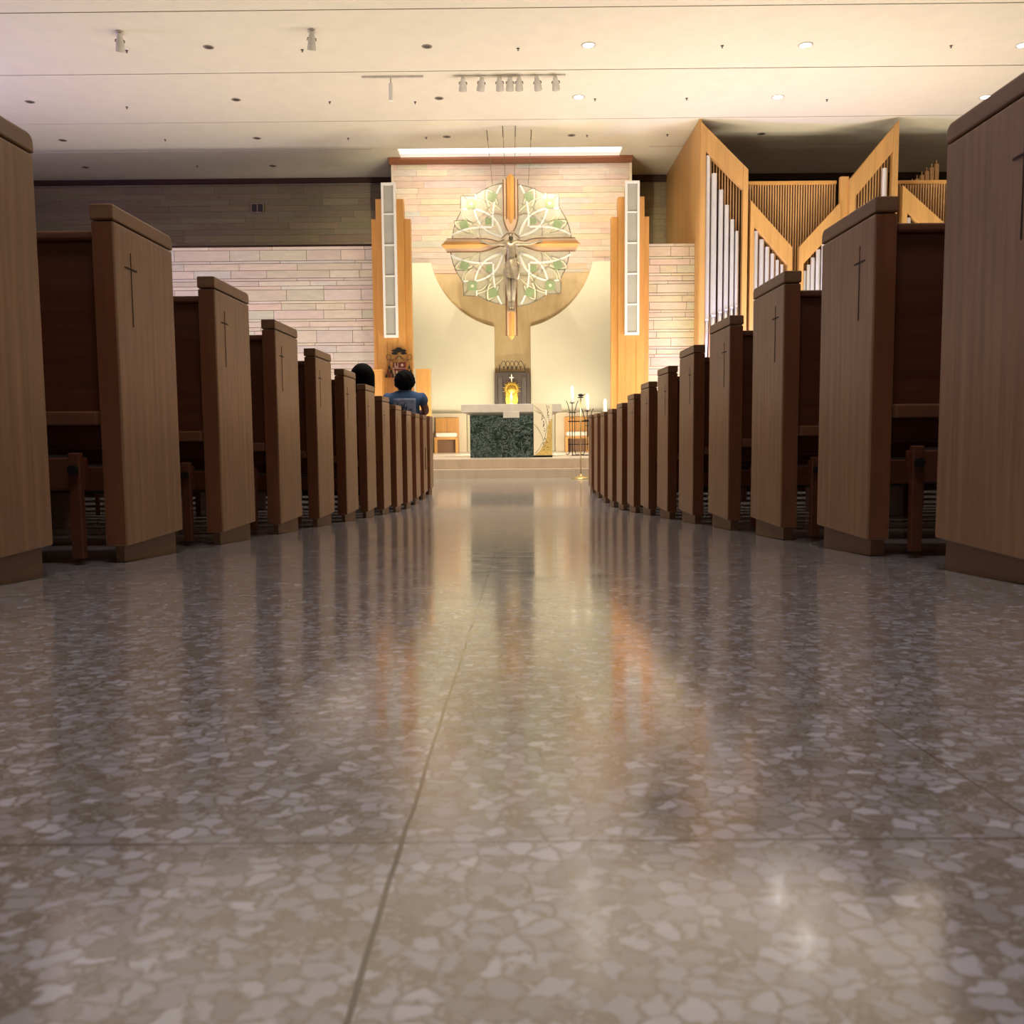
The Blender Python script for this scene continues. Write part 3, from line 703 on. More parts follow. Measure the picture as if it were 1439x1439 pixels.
# small white candle in holder on the altar top
cd = empty('altar_candle', (-.053, 16.35, 1.23)); tag(cd, 'small white candle in a holder in the middle of the altar top', 'candle')
mb = MB(); mb.lathe([(.045, 0), (.045, .012), (.014, .03), (.012, .06), (.03, .08), (.03, .085)], n=16); mb.build('holder', M['white'], cd, smooth=True)
mb = MB(); mb.lathe([(.024, .085), (.026, .16), (.018, .17)], n=14); mb.build('wax', M['candle'], cd, smooth=True)
mb = MB(); mb.lathe([(.002, .17), (.008, .185), (.001, .215)], n=8); mb.build('flame', M['flame'], cd, smooth=True)
# ------------------------------------------------------------------ low walls, chairs, pedestals
for xa, xb in ((-2.3, -1.08), (.92, 2.3)):
    mb = MB(); mb.box(xa, xb, 20.62, 21.2, .3, 1.17); o = mb.build('low_wall', M['creamstone'], bevel=.006)
    tag(o, 'low cream stone wall behind the wooden chair left of the altar' if xa < 0 else 'low cream stone wall behind the wooden chair right of the altar', 'low wall')
def sedile(cx, label):
    c = empty('sedilia_chair', (cx, 20.25, .3)); tag(c, label, 'chair', 'wooden chairs beside the altar')
    mb = MB(); mb.box(-.26, .26, .26, .30, .28, .77); b = mb.build('backrest', M['golden'], c, bevel=.006)
    mb = MB(); mb.box(-.003, .003, .257, .262, .4, .77); mb.build('panel_joint', M['brownrail'], b)
    for s in (-1, 1):
        mb = MB(); mb.box(*sorted((s*.26, s*.20)), -.16, .30, 0, .34); mb.build('side_panel', M['golden'], c, bevel=.005)
    mb = MB(); mb.box(-.20, .20, -.15, .26, .285, .34); mb.build('seat', M['golden_x'], c, bevel=.004)
    mb = MB(); mb.box(-.20, .20, .0, .03, 0, .285); mb.build('front_board', M['brownrail'], c)
    mb = MB(); mb.box(-.235, .235, -.18, .25, .34, .44); mb.build('cushion', M['cushion'], c, bevel=.035, segs=3)
    return c
sedile(-1.50, 'wooden chair with a pale cushion to the left of the altar')
sedile(1.37, 'wooden chair with a pale cushion behind the candle stands')
def pedestal(x, label, h=1.72):
    p = empty('wooden_pedestal', (x, 18.5, .3)); tag(p, label, 'pedestal', 'oak pedestals left of the altar')
    mb = MB(); mb.box(-.14, .14, 0, .28, .06, h-.03); mb.build('shaft', M['golden'], p, bevel=.006)
    mb = MB(); mb.box(-.15, .15, -.01, .29, h-.03, h); mb.build('top_plate', M['golden_x'], p, bevel=.004)
    mb = MB(); mb.box(-.125, .125, .015, .265, 0, .06); mb.build('foot', M['golden'], p)
pedestal(-1.83, 'tall golden oak pedestal standing to the right of the man in blue'); pedestal(-2.79, 'tall golden oak pedestal beside the dark-haired woman, under the crest')
# ------------------------------------------------------------------ crest on the left pilaster
cr = empty('coat_of_arms', (-2.36, 19.029, 2.12)); tag(cr, 'painted coat of arms with black tasselled hat on the left oak pilaster', 'crest')
U = .00184
def cp(u, v): return ((u-622)*U, (372-v)*U)
def cpoly(pts, y0, y1): return MB().prism([cp(*p) for p in pts], y0, y1)
def ctube(mb, pts, r): mb.tube([(cp(*p)[0], -.02, cp(*p)[1]) for p in pts], r, 6)
mb = MB()
el = lambda cx, cy, rx, ry, n=20: [(cx+rx*math.cos(2*PI*i/n), cy+ry*math.sin(2*PI*i/n)) for i in range(n)]
mb.prism([cp(*p) for p in el(622, 205, 82, 17)], -.05, 0); mb.prism([cp(*p) for p in el(622, 188, 34, 16)], -.06, -.05)
mb.prism([cp(*p) for p in el(572, 236, 34, 13)], -.045, 0); mb.prism([cp(*p) for p in el(676, 236, 34, 13)], -.045, 0)
mb.build('hat', M['black'], cr)['label'] = 'black broad-brimmed hat'
mb = MB()
for s in (-1, 1):
    f = lambda u: 622 + s*(u-622)
    ctube(mb, [(622, 262), (f(590), 285), (f(560), 300), (f(520), 310), (f(490), 300), (f(478), 270), (f(495), 247), (f(520), 250), (f(530), 275), (f(522), 310), (f(512), 340), (f(510), 370)], .006)
    ctube(mb, [(622, 262), (f(575), 315), (f(540), 322), (f(520), 300)], .005)
mb.build('cord', plain('crest_cord', (.05, .03, .02), .6), cr)
for s in (-1, 1):
    for row, n in ((0, 1), (1, 2), (2, 3)):
        for i in range(n):
            u = 622 + s*110 + (i-(n-1)/2)*36; v = 365 + row*46
            mb = MB(); mb.prism([cp(u, v), cp(u+6, v+6), cp(u+15, v+44), cp(u-15, v+44), cp(u-6, v+6)], -.035, -.012)
            mb.build('tassel', M['black'] if (row+i) % 2 == 0 else M['crest_red'], cr)
mb = cpoly([(552, 335), (694, 335), (694, 450), (680, 490), (650, 515), (622, 528), (595, 515), (565, 490), (552, 450)], -.022, 0)
sh = mb.build('shield', M['crest_pale'], cr)
for q in ([(552, 335), (600, 335), (600, 392), (552, 392)], [(612, 335), (694, 335), (694, 395), (612, 395)]):
    cpoly(q, -.034, -.022).build('quarter', M['crest_red'], sh)
cpoly([(560, 405), (690, 405), (686, 425), (564, 425)], -.034, -.022).build('quarter', M['crest_red'], sh)
for u in (575, 610, 645, 680): cpoly([(u-6, 425), (u+6, 425), (u+6, 470), (u-6, 470)], -.032, -.022).build('charge', M['crest_red'], sh)
cpoly(el(655, 365, 16, 16, 12), -.04, -.034).build('charge', M['crest_pale'], sh); cpoly([(570, 340), (582, 340), (582, 375), (596, 375), (596, 388), (570, 388)], -.04, -.034).build('charge', M['crest_pale'], sh)
cpoly([(552, 540), (580, 552), (622, 556), (664, 552), (692, 540), (692, 552), (664, 566), (622, 570), (580, 566), (552, 552)], -.02, 0).build('motto_ribbon', plain('ribbon', (.45, .33, .24), .6), cr)
mb = MB(); ctube(mb, [(622, 250), (622, 335)], .007); ctube(mb, [(602, 285), (642, 285)], .006); mb.build('processional_cross', M['brass'], cr)
# ------------------------------------------------------------------ gold stand and candelabrum
gs = empty('brass_stand', (1.043, 14.5, 0)); tag(gs, 'slim brass pole stand on a round base at the foot of the altar steps', 'stand')
mb = MB(); mb.lathe([(.148, 0), (.148, .012), (.06, .03), (.022, .05), (.012, .08)], n=28); mb.build('base', M['brass'], gs, smooth=True)
mb = MB(); mb.tube([(0, 0, .07), (0, 0, 1.275)], .009, 10); mb.build('pole', M['brass'], gs, smooth=True)
mb = MB(); mb.lathe([(.045, 1.272), (.05, 1.285), (.02, 1.292)], n=14); mb.sphere((.0, 0, 1.315), .035, 12, 8, (1.2, .6, .6)); mb.prism([(.02, 1.31), (.075, 1.335), (.06, 1.315), (.03, 1.295)], -.008, .008)
mb.build('bird_finial', M['black'], gs, smooth=False)
ca = empty('iron_candelabrum', (1.2, 17.0, .30)); tag(ca, 'black wrought iron candelabrum with lyre-shaped holders right of the altar', 'candelabrum')
brs = [(1.067-1.2, 1.259-.30), (1.345-1.2, 1.085-.30+.03), (1.672-1.2, .96-.30+.06)]
for bx_, zc in brs:
    mb = MB()
    mb.tube([(bx_, 0, .10), (bx_, 0, zc+.01)], .008, 8)
    for s in (-1, 1):
        mb.tube([(bx_+s*.045, 0, .10), (bx_+s*.045, 0, zc-.17)], .006, 6)
        mb.tube([(bx_+s*a, 0, zc+b_) for a, b_ in ((.030, -.17), (.055, -.12), (.07, -.06), (.085, .0), (.112, .05))], .007, 6)
        mb.tube([(bx_+s*a, 0, b_) for a, b_ in ((.045, .10), (.055, .05), (.08, .012), (.115, .03))], .007, 6)
    mb.box(bx_-.07, bx_+.07, -.008, .008, zc-.175, zc-.160); mb.box(bx_-.05, bx_+.05, -.008, .008, zc-.27, zc-.258)
    mb.build('branch', M['black'], ca)
    mb = MB(); mb.lathe([(.02, zc), (.055, zc+.012), (.05, zc+.018)], (bx_, 0, 0), 16); mb.build('drip_pan', M['black'], ca)
mb = MB(); mb.box(-.21, .54, -.012, .012, .62, .64); mb.box(-.21, .54, -.012, .012, .20, .215); mb.box(-.15, .5, -.10, .10, 0, .014); mb.tube([(-.13, 0, .0), (-.13, 0, .11)], .008, 6); mb.tube([(.47, 0, 0), (.47, 0, .11)], .008, 6); mb.build('cross_bar', M['black'], ca)
for (bx_, zc), lab in zip(brs, ('tall white lit candle, leftmost and highest on the iron candelabrum', 'white lit candle in the middle holder of the iron candelabrum', 'white lit candle, lowest on the iron candelabrum, nearest the right pews')):
    c = empty('pillar_candle', (1.2+bx_, 17.0, .30+zc+.018)); tag(c, lab, 'candle', 'candles of the iron candelabrum')
    mb = MB(); mb.lathe([(.033, 0), (.033, .17), (.024, .18)], n=16); mb.build('wax', M['candle'], c, smooth=True)
    mb = MB(); mb.lathe([(.02, .18), (.026, .22), (.022, .27), (.006, .30)], n=12); mb.build('flame', M['flame'], c, smooth=True)
# ------------------------------------------------------------------ hanging crucifix
CX, CY, CZc = -.042, 18.9, 4.512
hx = empty('hanging_crucifix', (CX, CY, CZc)); tag(hx, 'large suspended crucifix with bronze figure and green and white glass rosette', 'crucifix')
ux, uz = .0028, .00272
def q(u, v): return ((u-707)*ux, (586-v)*uz)
# local figure (units measured from the crossing): a, b -> metres
def hp(name, mb, m, par=None, **k): return mb.build(name, m, par or hx, **k)
# glass disc outline with four corner bumps
R = 440*ux
def outline(sc=1.0):
    pts = []
    for k in range(4):
        a0 = k*90
        seq = [(R*sc*math.cos(math.radians(a)), R*sc*math.sin(math.radians(a))*uz/ux*1.0) for a in (2, 10, 18, 26, 34, 38)]
        cor = [(350*ux, 278*uz), (346*ux, 368*uz), (262*ux, 372*uz)]
        seq2 = [(R*sc*math.cos(math.radians(a)), R*sc*math.sin(math.radians(a))*uz/ux) for a in (53, 58, 66, 74, 82, 88)]
        quad = seq + [(x*sc, z*sc) for x, z in cor] + seq2
        ca_, sa_ = [(1, 0), (0, 1), (-1, 0), (0, -1)][k]
        pts += [(x*ca_ - z*sa_, x*sa_ + z*ca_) for x, z in quad]
    return pts
ol = outline()
mb = MB(); mb.prism(ol, .02, .03); disc = hp('glass_disc', mb, M['glass']); disc['label'] = 'milky glass rosette disc'
mb = MB(); mb.tube([(x, .022, z) for x, z in ol] + [(ol[0][0], .022, ol[0][1])], .008, 6); mb.build('lead_rim', M['lead'], disc)
SYM = [(1, 1), (-1, 1), (-1, -1), (1, -1)]
class Strips:
    def __init__(s, name, m): s.name, s.m = name, m
    def ribbon(s, pts, *a): mb = MB(); mb.ribbon(pts, *a); mb.build(s.name, s.m, disc)
white = Strips('white_glass_band', M['whiteband']); cream = Strips('cream_glass_band', M['creamband']); lead = MB()
for sx_, sz_ in SYM:
    def T(pts): return [(sx_*x*ux, sz_*z*uz) for x, z in pts]
    # petal toward the diagonal
    white.ribbon(T(bez((62, 66), (90, 230), (258, 262))), .036, .006, .019); white.ribbon(T(bez((66, 62), (230, 90), (262, 258))), .036, .006, .019)
    # large crossing bands meeting at the inner square
    white.ribbon(T(bez((70, 432), (135, 330), (130, 135))), .036, .004, .018); white.ribbon(T(bez((432, 70), (330, 140), (135, 130))), .036, .004, .018)
    # outer thin cream petals
    cream.ribbon(T(bez((75, 90), (180, 360), (258, 330))), .018, .008, .019); cream.ribbon(T(bez((90, 75), (360, 180), (330, 258))), .018, .008, .019)
    cream.ribbon(T(bez((255, 355), (140, 330), (60, 240))), .018, .008, .019); cream.ribbon(T(bez((355, 255), (330, 140), (240, 60))), .018, .008, .019)
    # leaves round the side lozenges
    for A in (lambda x, z: (x, z), lambda x, z: (z, x)):
        cream.ribbon(T([A(*p) for p in bez((95, 300), (120, 400), (170, 398))]), .030, .007, .019)
        cream.ribbon(T([A(*p) for p in bez((170, 398), (180, 320), (150, 280))]), .030, .007, .019)
        lead.ribbon(T([A(*p) for p in bez((85, 285), (112, 412), (178, 408))]), .006, .003, .019); lead.ribbon(T([A(*p) for p in bez((178, 408), (195, 320), (160, 262))]), .006, .003, .019)
        lead.ribbon(T([A(*p) for p in bez((60, 215), (110, 250), (185, 190))]), .006, .003, .019)
        lead.ribbon(T([A(*p) for p in [(150, 280), (200, 215)]]), .006, .003, .019)
    white.ribbon(T([(252, 330), (252, 368)]), .03, .005, .019); white.ribbon(T([(310, 262), (348, 262)]), .03, .005, .019)
    lead.ribbon(T([(311, 328), (346, 368)]), .006, .003, .019)
lead.build('lead_line', M['lead'], disc)
for sx_, sz_ in SYM:
    def sq(cx_, cz_, h, rot=0, m=M['green'], y=(-.002, .016)):
        pts = [(cx_ + h*math.cos(math.radians(45+rot+90*i)), cz_ + h*math.sin(math.radians(45+rot+90*i))) for i in range(4)]
        mb = MB(); mb.prism([(sx_*x*ux, sz_*z*uz) for x, z in pts], *y); return mb.build('green_glass_tile', m, disc)
    sq(161, 172, 32); sq(282, 298, 46, 0)
    sq(131, 350, 42, 18); sq(338, 150, 42, -18)
    mb = MB(); mb.prism([(sx_*(282+12*math.cos(a*PI/4))*ux, sz_*(298+12*math.sin(a*PI/4))*uz) for a in range(8)], -.006, -.002); mb.build('pale_boss', M['creamband'], disc)
# gold pointed bars with ridge
def bar(L0, L1, hw, axis, m, name='gold_bar', y0=-.03, ridge=.045, t0=.16, t1=.07):
    """pointed bar along axis from L0 (inner) to L1 (outer), with a raised ridge"""
    sgn = 1 if L1 > L0 else -1
    prof = [(L0, 0, 0), (L0+sgn*t0, hw, 0), (L1-sgn*t1, hw, 0), (L1, 0, 0), (L1-sgn*t1, -hw, 0), (L0+sgn*t0, -hw, 0)]
    mb = MB(); P = lambda l, w_, y: (w_, y, l) if axis == 'z' else (l, y, w_)
    base = [mb.bm.verts.new(P(l, w_, y0)) for l, w_, _ in prof]; bk = [mb.bm.verts.new(P(l, w_, y0+.03)) for l, w_, _ in prof]
    r0 = mb.bm.verts.new(P(L0+sgn*t0, 0, y0-ridge)); r1 = mb.bm.verts.new(P(L1-sgn*t1, 0, y0-ridge))
    f = mb.bm.faces.new
    f((base[0], base[1], r0)); f((base[1], base[2], r1, r0)); f((base[2], base[3], r1)); f((base[3], base[4], r1)); f((base[4], base[5], r0, r1)); f((base[5], base[0], r0))
    for i in range(6): f((base[i], base[(i+1) % 6], bk[(i+1) % 6], bk[i]))
    f(bk[::-1])
    return hp(name, mb, m)
bar(.40, 1.40, .075, 'z', M['goldbar']); bar(-1.30, -1.90, .058, 'z', M['goldbar'], t0=.03)
bar(-.44, -1.41, .062, 'x', M['goldbar_x']); bar(.44, 1.41, .062, 'x', M['goldbar_x'])
mb = MB(); mb.prism([(-.135, .52), (-.04, .22), (.04, .22), (.135, .52), (.135, 1.28), (.10, 1.30), (-.10, 1.30), (-.135, 1.28)], -.02, .0); hp('beam_plate', mb, M['peach'])
mb = MB(); mb.prism([(-.105, -1.80), (.105, -1.80), (.105, -.15), (-.105, -.15)], -.02, 0); hp('beam_plate', mb, M['peach'])
for s in (-1, 1):
    mb = MB(); mb.prism([(s*.20, .03), (s*.56, .11), (s*1.30, .11), (s*1.33, .08), (s*1.33, -.10), (s*1.30, -.125), (s*.60, -.125), (s*.20, -.03)], -.02, 0); hp('beam_plate', mb, M['peach'])
    mb = MB(); mb.tube([(s*a, -.026, b_) for a, b_ in ((.13, .10), (.25, .055), (.40, .105), (.56, .125), (1.30, .125))], .010, 6); mb.tube([(s*a, -.026, b_) for a, b_ in ((.13, -.05), (.22, -.03), (.42, -.10), (.60, -.14), (1.30, -.14))], .010, 6)
    hp('side_rail', mb, M['brownrail'])
    mb = MB(); mb.tube([(s*a, -.026, b_) for a, b_ in ((.145, 1.28), (.145, .48), (.10, .34), (.05, .26), (.10, .20), (.18, .12))], .011, 6); mb.tube([(s*.085, -.03, 1.30), (s*.085, -.03, .50)], .009, 6); hp('side_rail', mb, M['brownrail'])
    mb = MB(); mb.tube([(s*.105, -.028, -.20), (s*.105, -.028, -1.82)], .017, 6); hp('side_rail', mb, M['brownrail'])
# suspension wires up to the ceiling
for xt, xb, yt in ((-.48, -.36, .6), (-.15, -.10, .35), (.11, .08, .35), (.44, .36, .6)):
    mb = MB(); mb.tube([(xb, .0, 1.18 if abs(xb) > .2 else 1.28), (xt, yt, CZ-CZc-.03)], .0045, 5)
    mb.tube([(xt+(xb-xt)*.18, yt*.82, (CZ-CZc)-.03-.18*(CZ-CZc-1.28)), (xt, yt, CZ-CZc-.002)], .010, 5); hp('suspension_wire', mb, M['lead'])
# skinned figures
def skin_fig(name, verts, edges, mat, parent=None, sub=2, root=0, loc=None):
    me = bpy.data.meshes.new(name); me.from_pydata([v[0] for v in verts], edges, [])
    o = bpy.data.objects.new(name, me); COL.objects.link(o); me.materials.append(mat)
    sm = o.modifiers.new('skin', 'SKIN'); sm.use_smooth_shade = True; sm.branch_smoothing = .5
    if not me.skin_vertices: me.attributes
    sv = me.skin_vertices[0].data if me.skin_vertices else None
    if sv is None:
        bm = bmesh.new(); bm.from_mesh(me); bm.verts.layers.skin.verify(); bm.to_mesh(me); bm.free(); sv = me.skin_vertices[0].data
    for i, v in enumerate(verts):
        r = v[1]; sv[i].radius = r if isinstance(r, tuple) else (r, r); sv[i].use_root = (i == root)
    ss = o.modifiers.new('subdivision', 'SUBSURF'); ss.levels = sub; ss.render_levels = sub
    if parent: o.parent = parent
    if loc: o.location = loc
    return o
cv = [((0, -.13, -.42), .10), ((0, -.14, -.27), .095), ((0, -.15, -.10), .122), ((0, -.15, .01), .09), ((0, -.16, .075), (.045, .045)), ((0, -.20, .145), (.068, .075)), ((0, -.19, .215), (.05, .055)),
      ((-.15, -.13, .0), .052), ((-.36, -.09, -.005), .036), ((-.52, -.07, .035), .028), ((-.585, -.065, .055), (.03, .018)),
      ((.15, -.13, .0), .052), ((.36, -.09, -.005), .036), ((.52, -.07, .035), .028), ((.585, -.065, .055), (.03, .018)),
      ((-.065, -.13, -.50), .075), ((-.055, -.19, -.88), .060), ((-.035, -.12, -1.16), .045), ((-.015, -.16, -1.30), (.034, .025)),
      ((.065, -.13, -.50), .075), ((.05, -.20, -.88), .060), ((.03, -.14, -1.16), .045), ((.02, -.19, -1.30), (.034, .025)),
      ((-.63, -.065, .075), .011), ((-.635, -.065, .055), .011), ((-.632, -.065, .037), .011), ((-.60, -.07, .09), .011), ((.63, -.065, .075), .011), ((.635, -.065, .055), .011), ((.632, -.065, .037), .011), ((.60, -.07, .09), .011), ((0, -.285, .135), .014)]
ce = [(0,1),(1,2),(2,3),(3,4),(4,5),(5,6),(3,7),(7,8),(8,9),(9,10),(3,11),(11,12),(12,13),(13,14),(0,15),(15,16),(16,17),(17,18),(0,19),(19,20),(20,21),(21,22),(10,23),(10,24),(10,25),(9,26),(14,27),(14,28),(14,29),(13,30),(5,31)]
corpus = skin_fig('corpus_figure', cv, ce, M['bronze'], hx)
# beard and crown, loincloth
mb = MB(); mb.sphere((0, -.262, .075), .05, 12, 8, (.95, .6, .6)); mb.build('beard', plain('dark_bronze', (.05, .04, .028), .5, .5), corpus, smooth=True)
mb = MB(); mb.tube([(.075*math.cos(a*PI/8), -.19+.075*math.sin(a*PI/8), .195+.006*(-1)**a) for a in range(17)], .014, 6); mb.build('crown', M['bronze'], corpus)
mb = MB(); n = 40; rows_ = []
for j, (z, rx, ry, amp) in enumerate(((-.335, .125, .10, .004), (-.40, .135, .115, .010), (-.50, .142, .13, .016), (-.60, .145, .14, .02), (-.69, .135, .14, .022))):
    ring = []
    for i in range(n):
        a = 2*PI*i/n; f_ = 1 + amp*6*math.sin(a*7 + z*14); zz = z + (.05*math.cos(a) if j < 2 else 0) - (.03*math.cos(a+.6) if j == 4 else 0)
        ring.append(mb.bm.verts.new((rx*f_*math.cos(a), -.145 + ry*f_*math.sin(a), zz)))
    rows_.append(ring)
for a, b_ in zip(rows_, rows_[1:]):
    for i in range(n): mb.bm.faces.new((a[i], a[(i+1) % n], b_[(i+1) % n], b_[i]))
mb.tube([(.12, -.2, -.36), (.16, -.2, -.45), (.155, -.19, -.56), (.14, -.18, -.72)], lambda t: .03-.008*t, 7)
mb.build('loincloth', M['bronze'], corpus, smooth=True)
mb = MB(); mb.box(-.07, .07, -.20, -.02, -1.35, -1.325); mb.build('foot_rest', M['bronze'], corpus)
# ------------------------------------------------------------------ people
def hand_fingers(verts, edges, wrist, d, side):
    """palm and five fingers from vertex index wrist, pointing along d, slightly curled down"""
    w0 = Vector(verts[wrist][0]); d = Vector(d).normalized(); up = Vector((0, 0, 1)); s = d.cross(up).normalized()
    palm = len(verts); verts.append((tuple(w0 + d*.06), (.034, .018))); edges.append((wrist, palm))
    for i, L in enumerate((.060, .070, .066, .050)):
        b0 = w0 + d*.085 + s*(-.028 + .019*i); a = len(verts)
        verts.append((tuple(b0), .0095)); verts.append((tuple(b0 + d*L*.55 - up*.012), .0088)); verts.append((tuple(b0 + d*L*.85 - up*.035), .0075))
        edges += [(palm, a), (a, a+1), (a+1, a+2)]
    a = len(verts); t0 = w0 + d*.045 - s*.035*side
    verts.append((tuple(t0), .011)); verts.append((tuple(t0 + d*.035 - s*.018*side - up*.01), .0095)); edges += [(palm, a), (a, a+1)]
def seated(label, x, y, fz, top, sh_z, shw, shirt, hairfn, elbow_z, seat=.365):
    """x,y: spine position; fz: floor; top: head top; sh_z: shoulder height (all world z)"""
    Z = lambda z: z - fz
    p0 = (x, y, fz); hz = Z(top) - .115; sz = Z(sh_z)
    V = [((0, .05, seat+.10), (.17, .12)), ((0, .02, seat+.30), (.15, .11)), ((0, .01, sz-.16), (.18, .12)), ((0, .02, sz-.05), (.10, .07)), ((0, .03, sz+.06), (.055, .055)), ((0, .05, hz-.03), (.072, .085)), ((0, .05, hz+.045), (.066, .08))]
    E = [(0,1),(1,2),(2,3),(3,4),(4,5),(5,6)]
    for s in (-1, 1):
        b = len(V)
        V += [((s*(shw-.06), .02, sz-.06), .052), ((s*(shw-.015), .08, elbow_z), .046), ((s*.11, .30, elbow_z-.01), .034)]
        E += [(3, b), (b, b+1), (b+1, b+2)]
        hand_fingers(V, E, b+2, (-s*.25, .9, -.1), s)
        b = len(V)
        V += [((s*.10, .10, seat+.085), .085), ((s*.13, .46, seat+.07), .062), ((s*.13, .46, .22), .052), ((s*.13, .46, .06), .036), ((s*.13, .58, .035), (.04, .025))]
        E += [(0, b), (b, b+1), (b+1, b+2), (b+2, b+3), (b+3, b+4)]
    b = len(V); V.append(((0, .155, hz-.04), .016)); E.append((5, b))
    o = skin_fig('person', V, E, M['skin'], None, 2, 0, p0); tag(o, label, 'person')
    # shirt: slightly larger torso and upper sleeves
    SV = [((0, .045, seat+.07), (.185, .135)), ((0, .02, seat+.30), (.175, .13)), ((0, .005, sz-.16), (.205, .14)), ((0, .012, sz-.03), (.15, .115)), ((0, .02, sz+.035), (.085, .08))]
    SE = [(0,1),(1,2),(2,3),(3,4)]
    for s in (-1, 1):
        b = len(SV); SV += [((s*(shw-.065), .018, sz-.045), .088), ((s*(shw-.022), .062, sz-.135), .074)]; SE += [(3, b), (b, b+1)]
    t = skin_fig('shirt', SV, SE, shirt, o, 2, 0)
    TV = [((0, .06, seat+.09), (.175, .125))]; TE = []
    for s in (-1, 1):
        b = len(TV); TV += [((s*.10, .14, seat+.09), .10), ((s*.13, .46, seat+.07), .078), ((s*.13, .46, .22), .07), ((s*.13, .46, .10), .062)]; TE += [(0, b), (b, b+1), (b+1, b+2), (b+2, b+3)]
    skin_fig('trousers', TV, TE, M['trousers'], o, 2, 0)
    for s in (-1, 1):
        mb = MB(); mb.sphere((s*.030, .132, hz+.0), .011, 8, 6); mb.build('eye', M['white'], o, smooth=True)
        mb = MB(); mb.sphere((s*.078, .05, hz-.015), .03, 8, 6, (.3, .6, 1)); mb.build('ear', M['skin'], o, smooth=True)
    mb = MB(); mb.sphere((0, .142, hz-.075), .02, 10, 6, (1.3, .35, .3)); mb.build('mouth', plain('lips', (.24, .09, .07), .5), o, smooth=True)
    hairfn(o, hz)
    return o, t, hz, sz
def short_hair(o, hz):
    mb = MB(); rnd = random.Random(7)
    bmesh.ops.create_icosphere(mb.bm, subdivisions=4, radius=1)
    for v_ in mb.bm.verts:
        c = v_.co.copy(); k = 1 + .05*math.sin(c.x*9+c.z*7) * math.cos(c.y*8) + .03*math.sin(c.z*23+c.x*17)
        z = c.z*.118*k
        if c.y > .35 and c.z < .35: k *= .80; 
        if c.z < -.5: k *= .84
        v_.co = Vector((c.x*.118*k, .035 + c.y*.122*k, hz+.004 + z*(1.0 if c.z > 0 else 1.25)))
    mb.build('hair', M['hair'], o, smooth=True)
def long_hair(o, hz):
    mb = MB(); bmesh.ops.create_icosphere(mb.bm, subdivisions=4, radius=1)
    for v_ in mb.bm.verts:
        c = v_.co.copy(); k = 1 + .02*math.sin(c.x*21)
        if c.z > 0: z = c.z*.118
        else: z = c.z*.42; k *= 1 + .08*abs(c.z)
        yy = c.y*(.11 if c.y < 0 else (.11 if c.z > .35 else .035))
        v_.co = Vector((c.x*.105*k, .025 + yy*k, hz+.01+z))
    mb.build('hair', M['hair'], o, smooth=True)
man, shirt, hz, sz = seated('seated man with short black hair in a blue T-shirt, seen from behind', -1.24, 10.42, 0.0, 1.452, 1.195, .25, M['tshirt'], short_hair, .985)
mb = MB()
nx, nz = 10, 10
V = [[mb.bm.verts.new((-.125+.25*i/nx + .012, -.152 + .028*((i/nx-.5)*2)**2 + .018*((j/nz))**2, sz-.33+.27*j/nz)) for i in range(nx+1)] for j in range(nz+1)]
for j in range(nz):
    for i in range(nx): mb.bm.faces.new((V[j][i], V[j][i+1], V[j+1][i+1], V[j+1][i]))
pr = mb.build('back_print', M['print'], shirt, smooth=True); pr['label'] = 'pale printed square on the shirt back'
sd = pr.modifiers.new('thick', 'SOLIDIFY'); sd.thickness = .006
mb = MB(); rnd = random.Random(12)
for i in range(16):
    a = rnd.uniform(0, PI); cx_, cz_ = rnd.uniform(-.08, .10), sz-.20+rnd.uniform(-.07, .09); L = rnd.uniform(.015, .045)
    mb.tube([(cx_-L*math.cos(a), -.157+.03*((cx_-.012)/.125)**2, cz_-L*math.sin(a)), (cx_+L*math.cos(a)*.3, -.160+.03*((cx_-.012)/.125)**2, cz_+L*math.sin(a)*.2+.008), (cx_+L*math.cos(a), -.157+.03*((cx_-.012)/.125)**2, cz_+L*math.sin(a))], .005, 5)
mb.build('print_motif', M['printdark'], pr)
seated('seated woman with long black hair, seen from behind among the left pews', -1.315, 7.98, floor_z(8.0), 1.345, 1.03, .21, plain('dark_blouse', (.012, .012, .014), .9), long_hair, .62)
# ------------------------------------------------------------------ ceiling fittings
BAND = {15.4: 'second', 17.7: 'third', 19.88: 'fourth', 21.85: 'last'}
def downlight(x, y, lit, label, group):
    d = empty('recessed_downlight', (x, y, CZ)); tag(d, label, 'ceiling light', group)
    mb = MB(); mb.lathe([(.085, -.001), (.118, -.001), (.120, -.006), (.088, -.010), (.085, -.001)] if lit else [(.058, -.001), (.084, -.001), (.086, -.005), (.060, -.008), (.058, -.001)], n=24); mb.build('trim_ring', M['fixture'] if lit else M['greytrim'], d, smooth=True)
    mb = MB(); mb.lathe([(.0, -.018), (.05, -.016), (.086, -.008), (.086, -.002), (0, -.002)] if lit else [(.0, -.004), (.058, -.004), (.058, -.002), (0, -.002)], n=24); mb.build('lens', M['lamp'] if lit else M['trimgrey'], d)
    if lit:
        l = spot('downlight_lamp', (x, y, CZ-.03), (x, y, 0), 70, (1, .86, .66), 100, .8, .06)
LIT = [(1.16, 15.35, 'second', 'nearest the centre aisle'), (4.54, 15.43, 'second', 'second from the aisle'), (8.0, 15.52, 'second', 'at the photo edge'),
       (1.34, 17.66, 'third', 'nearest the row of spotlights'), (5.24, 17.76, 'third', 'above the organ towers'), (9.27, 17.88, 'third', 'above the nearest right pew')]
LIT = [(1.244, 15.355), (4.765, 15.44), (8.33, 15.53), (1.243, 17.654), (4.98, 17.76), (8.917, 17.87)]
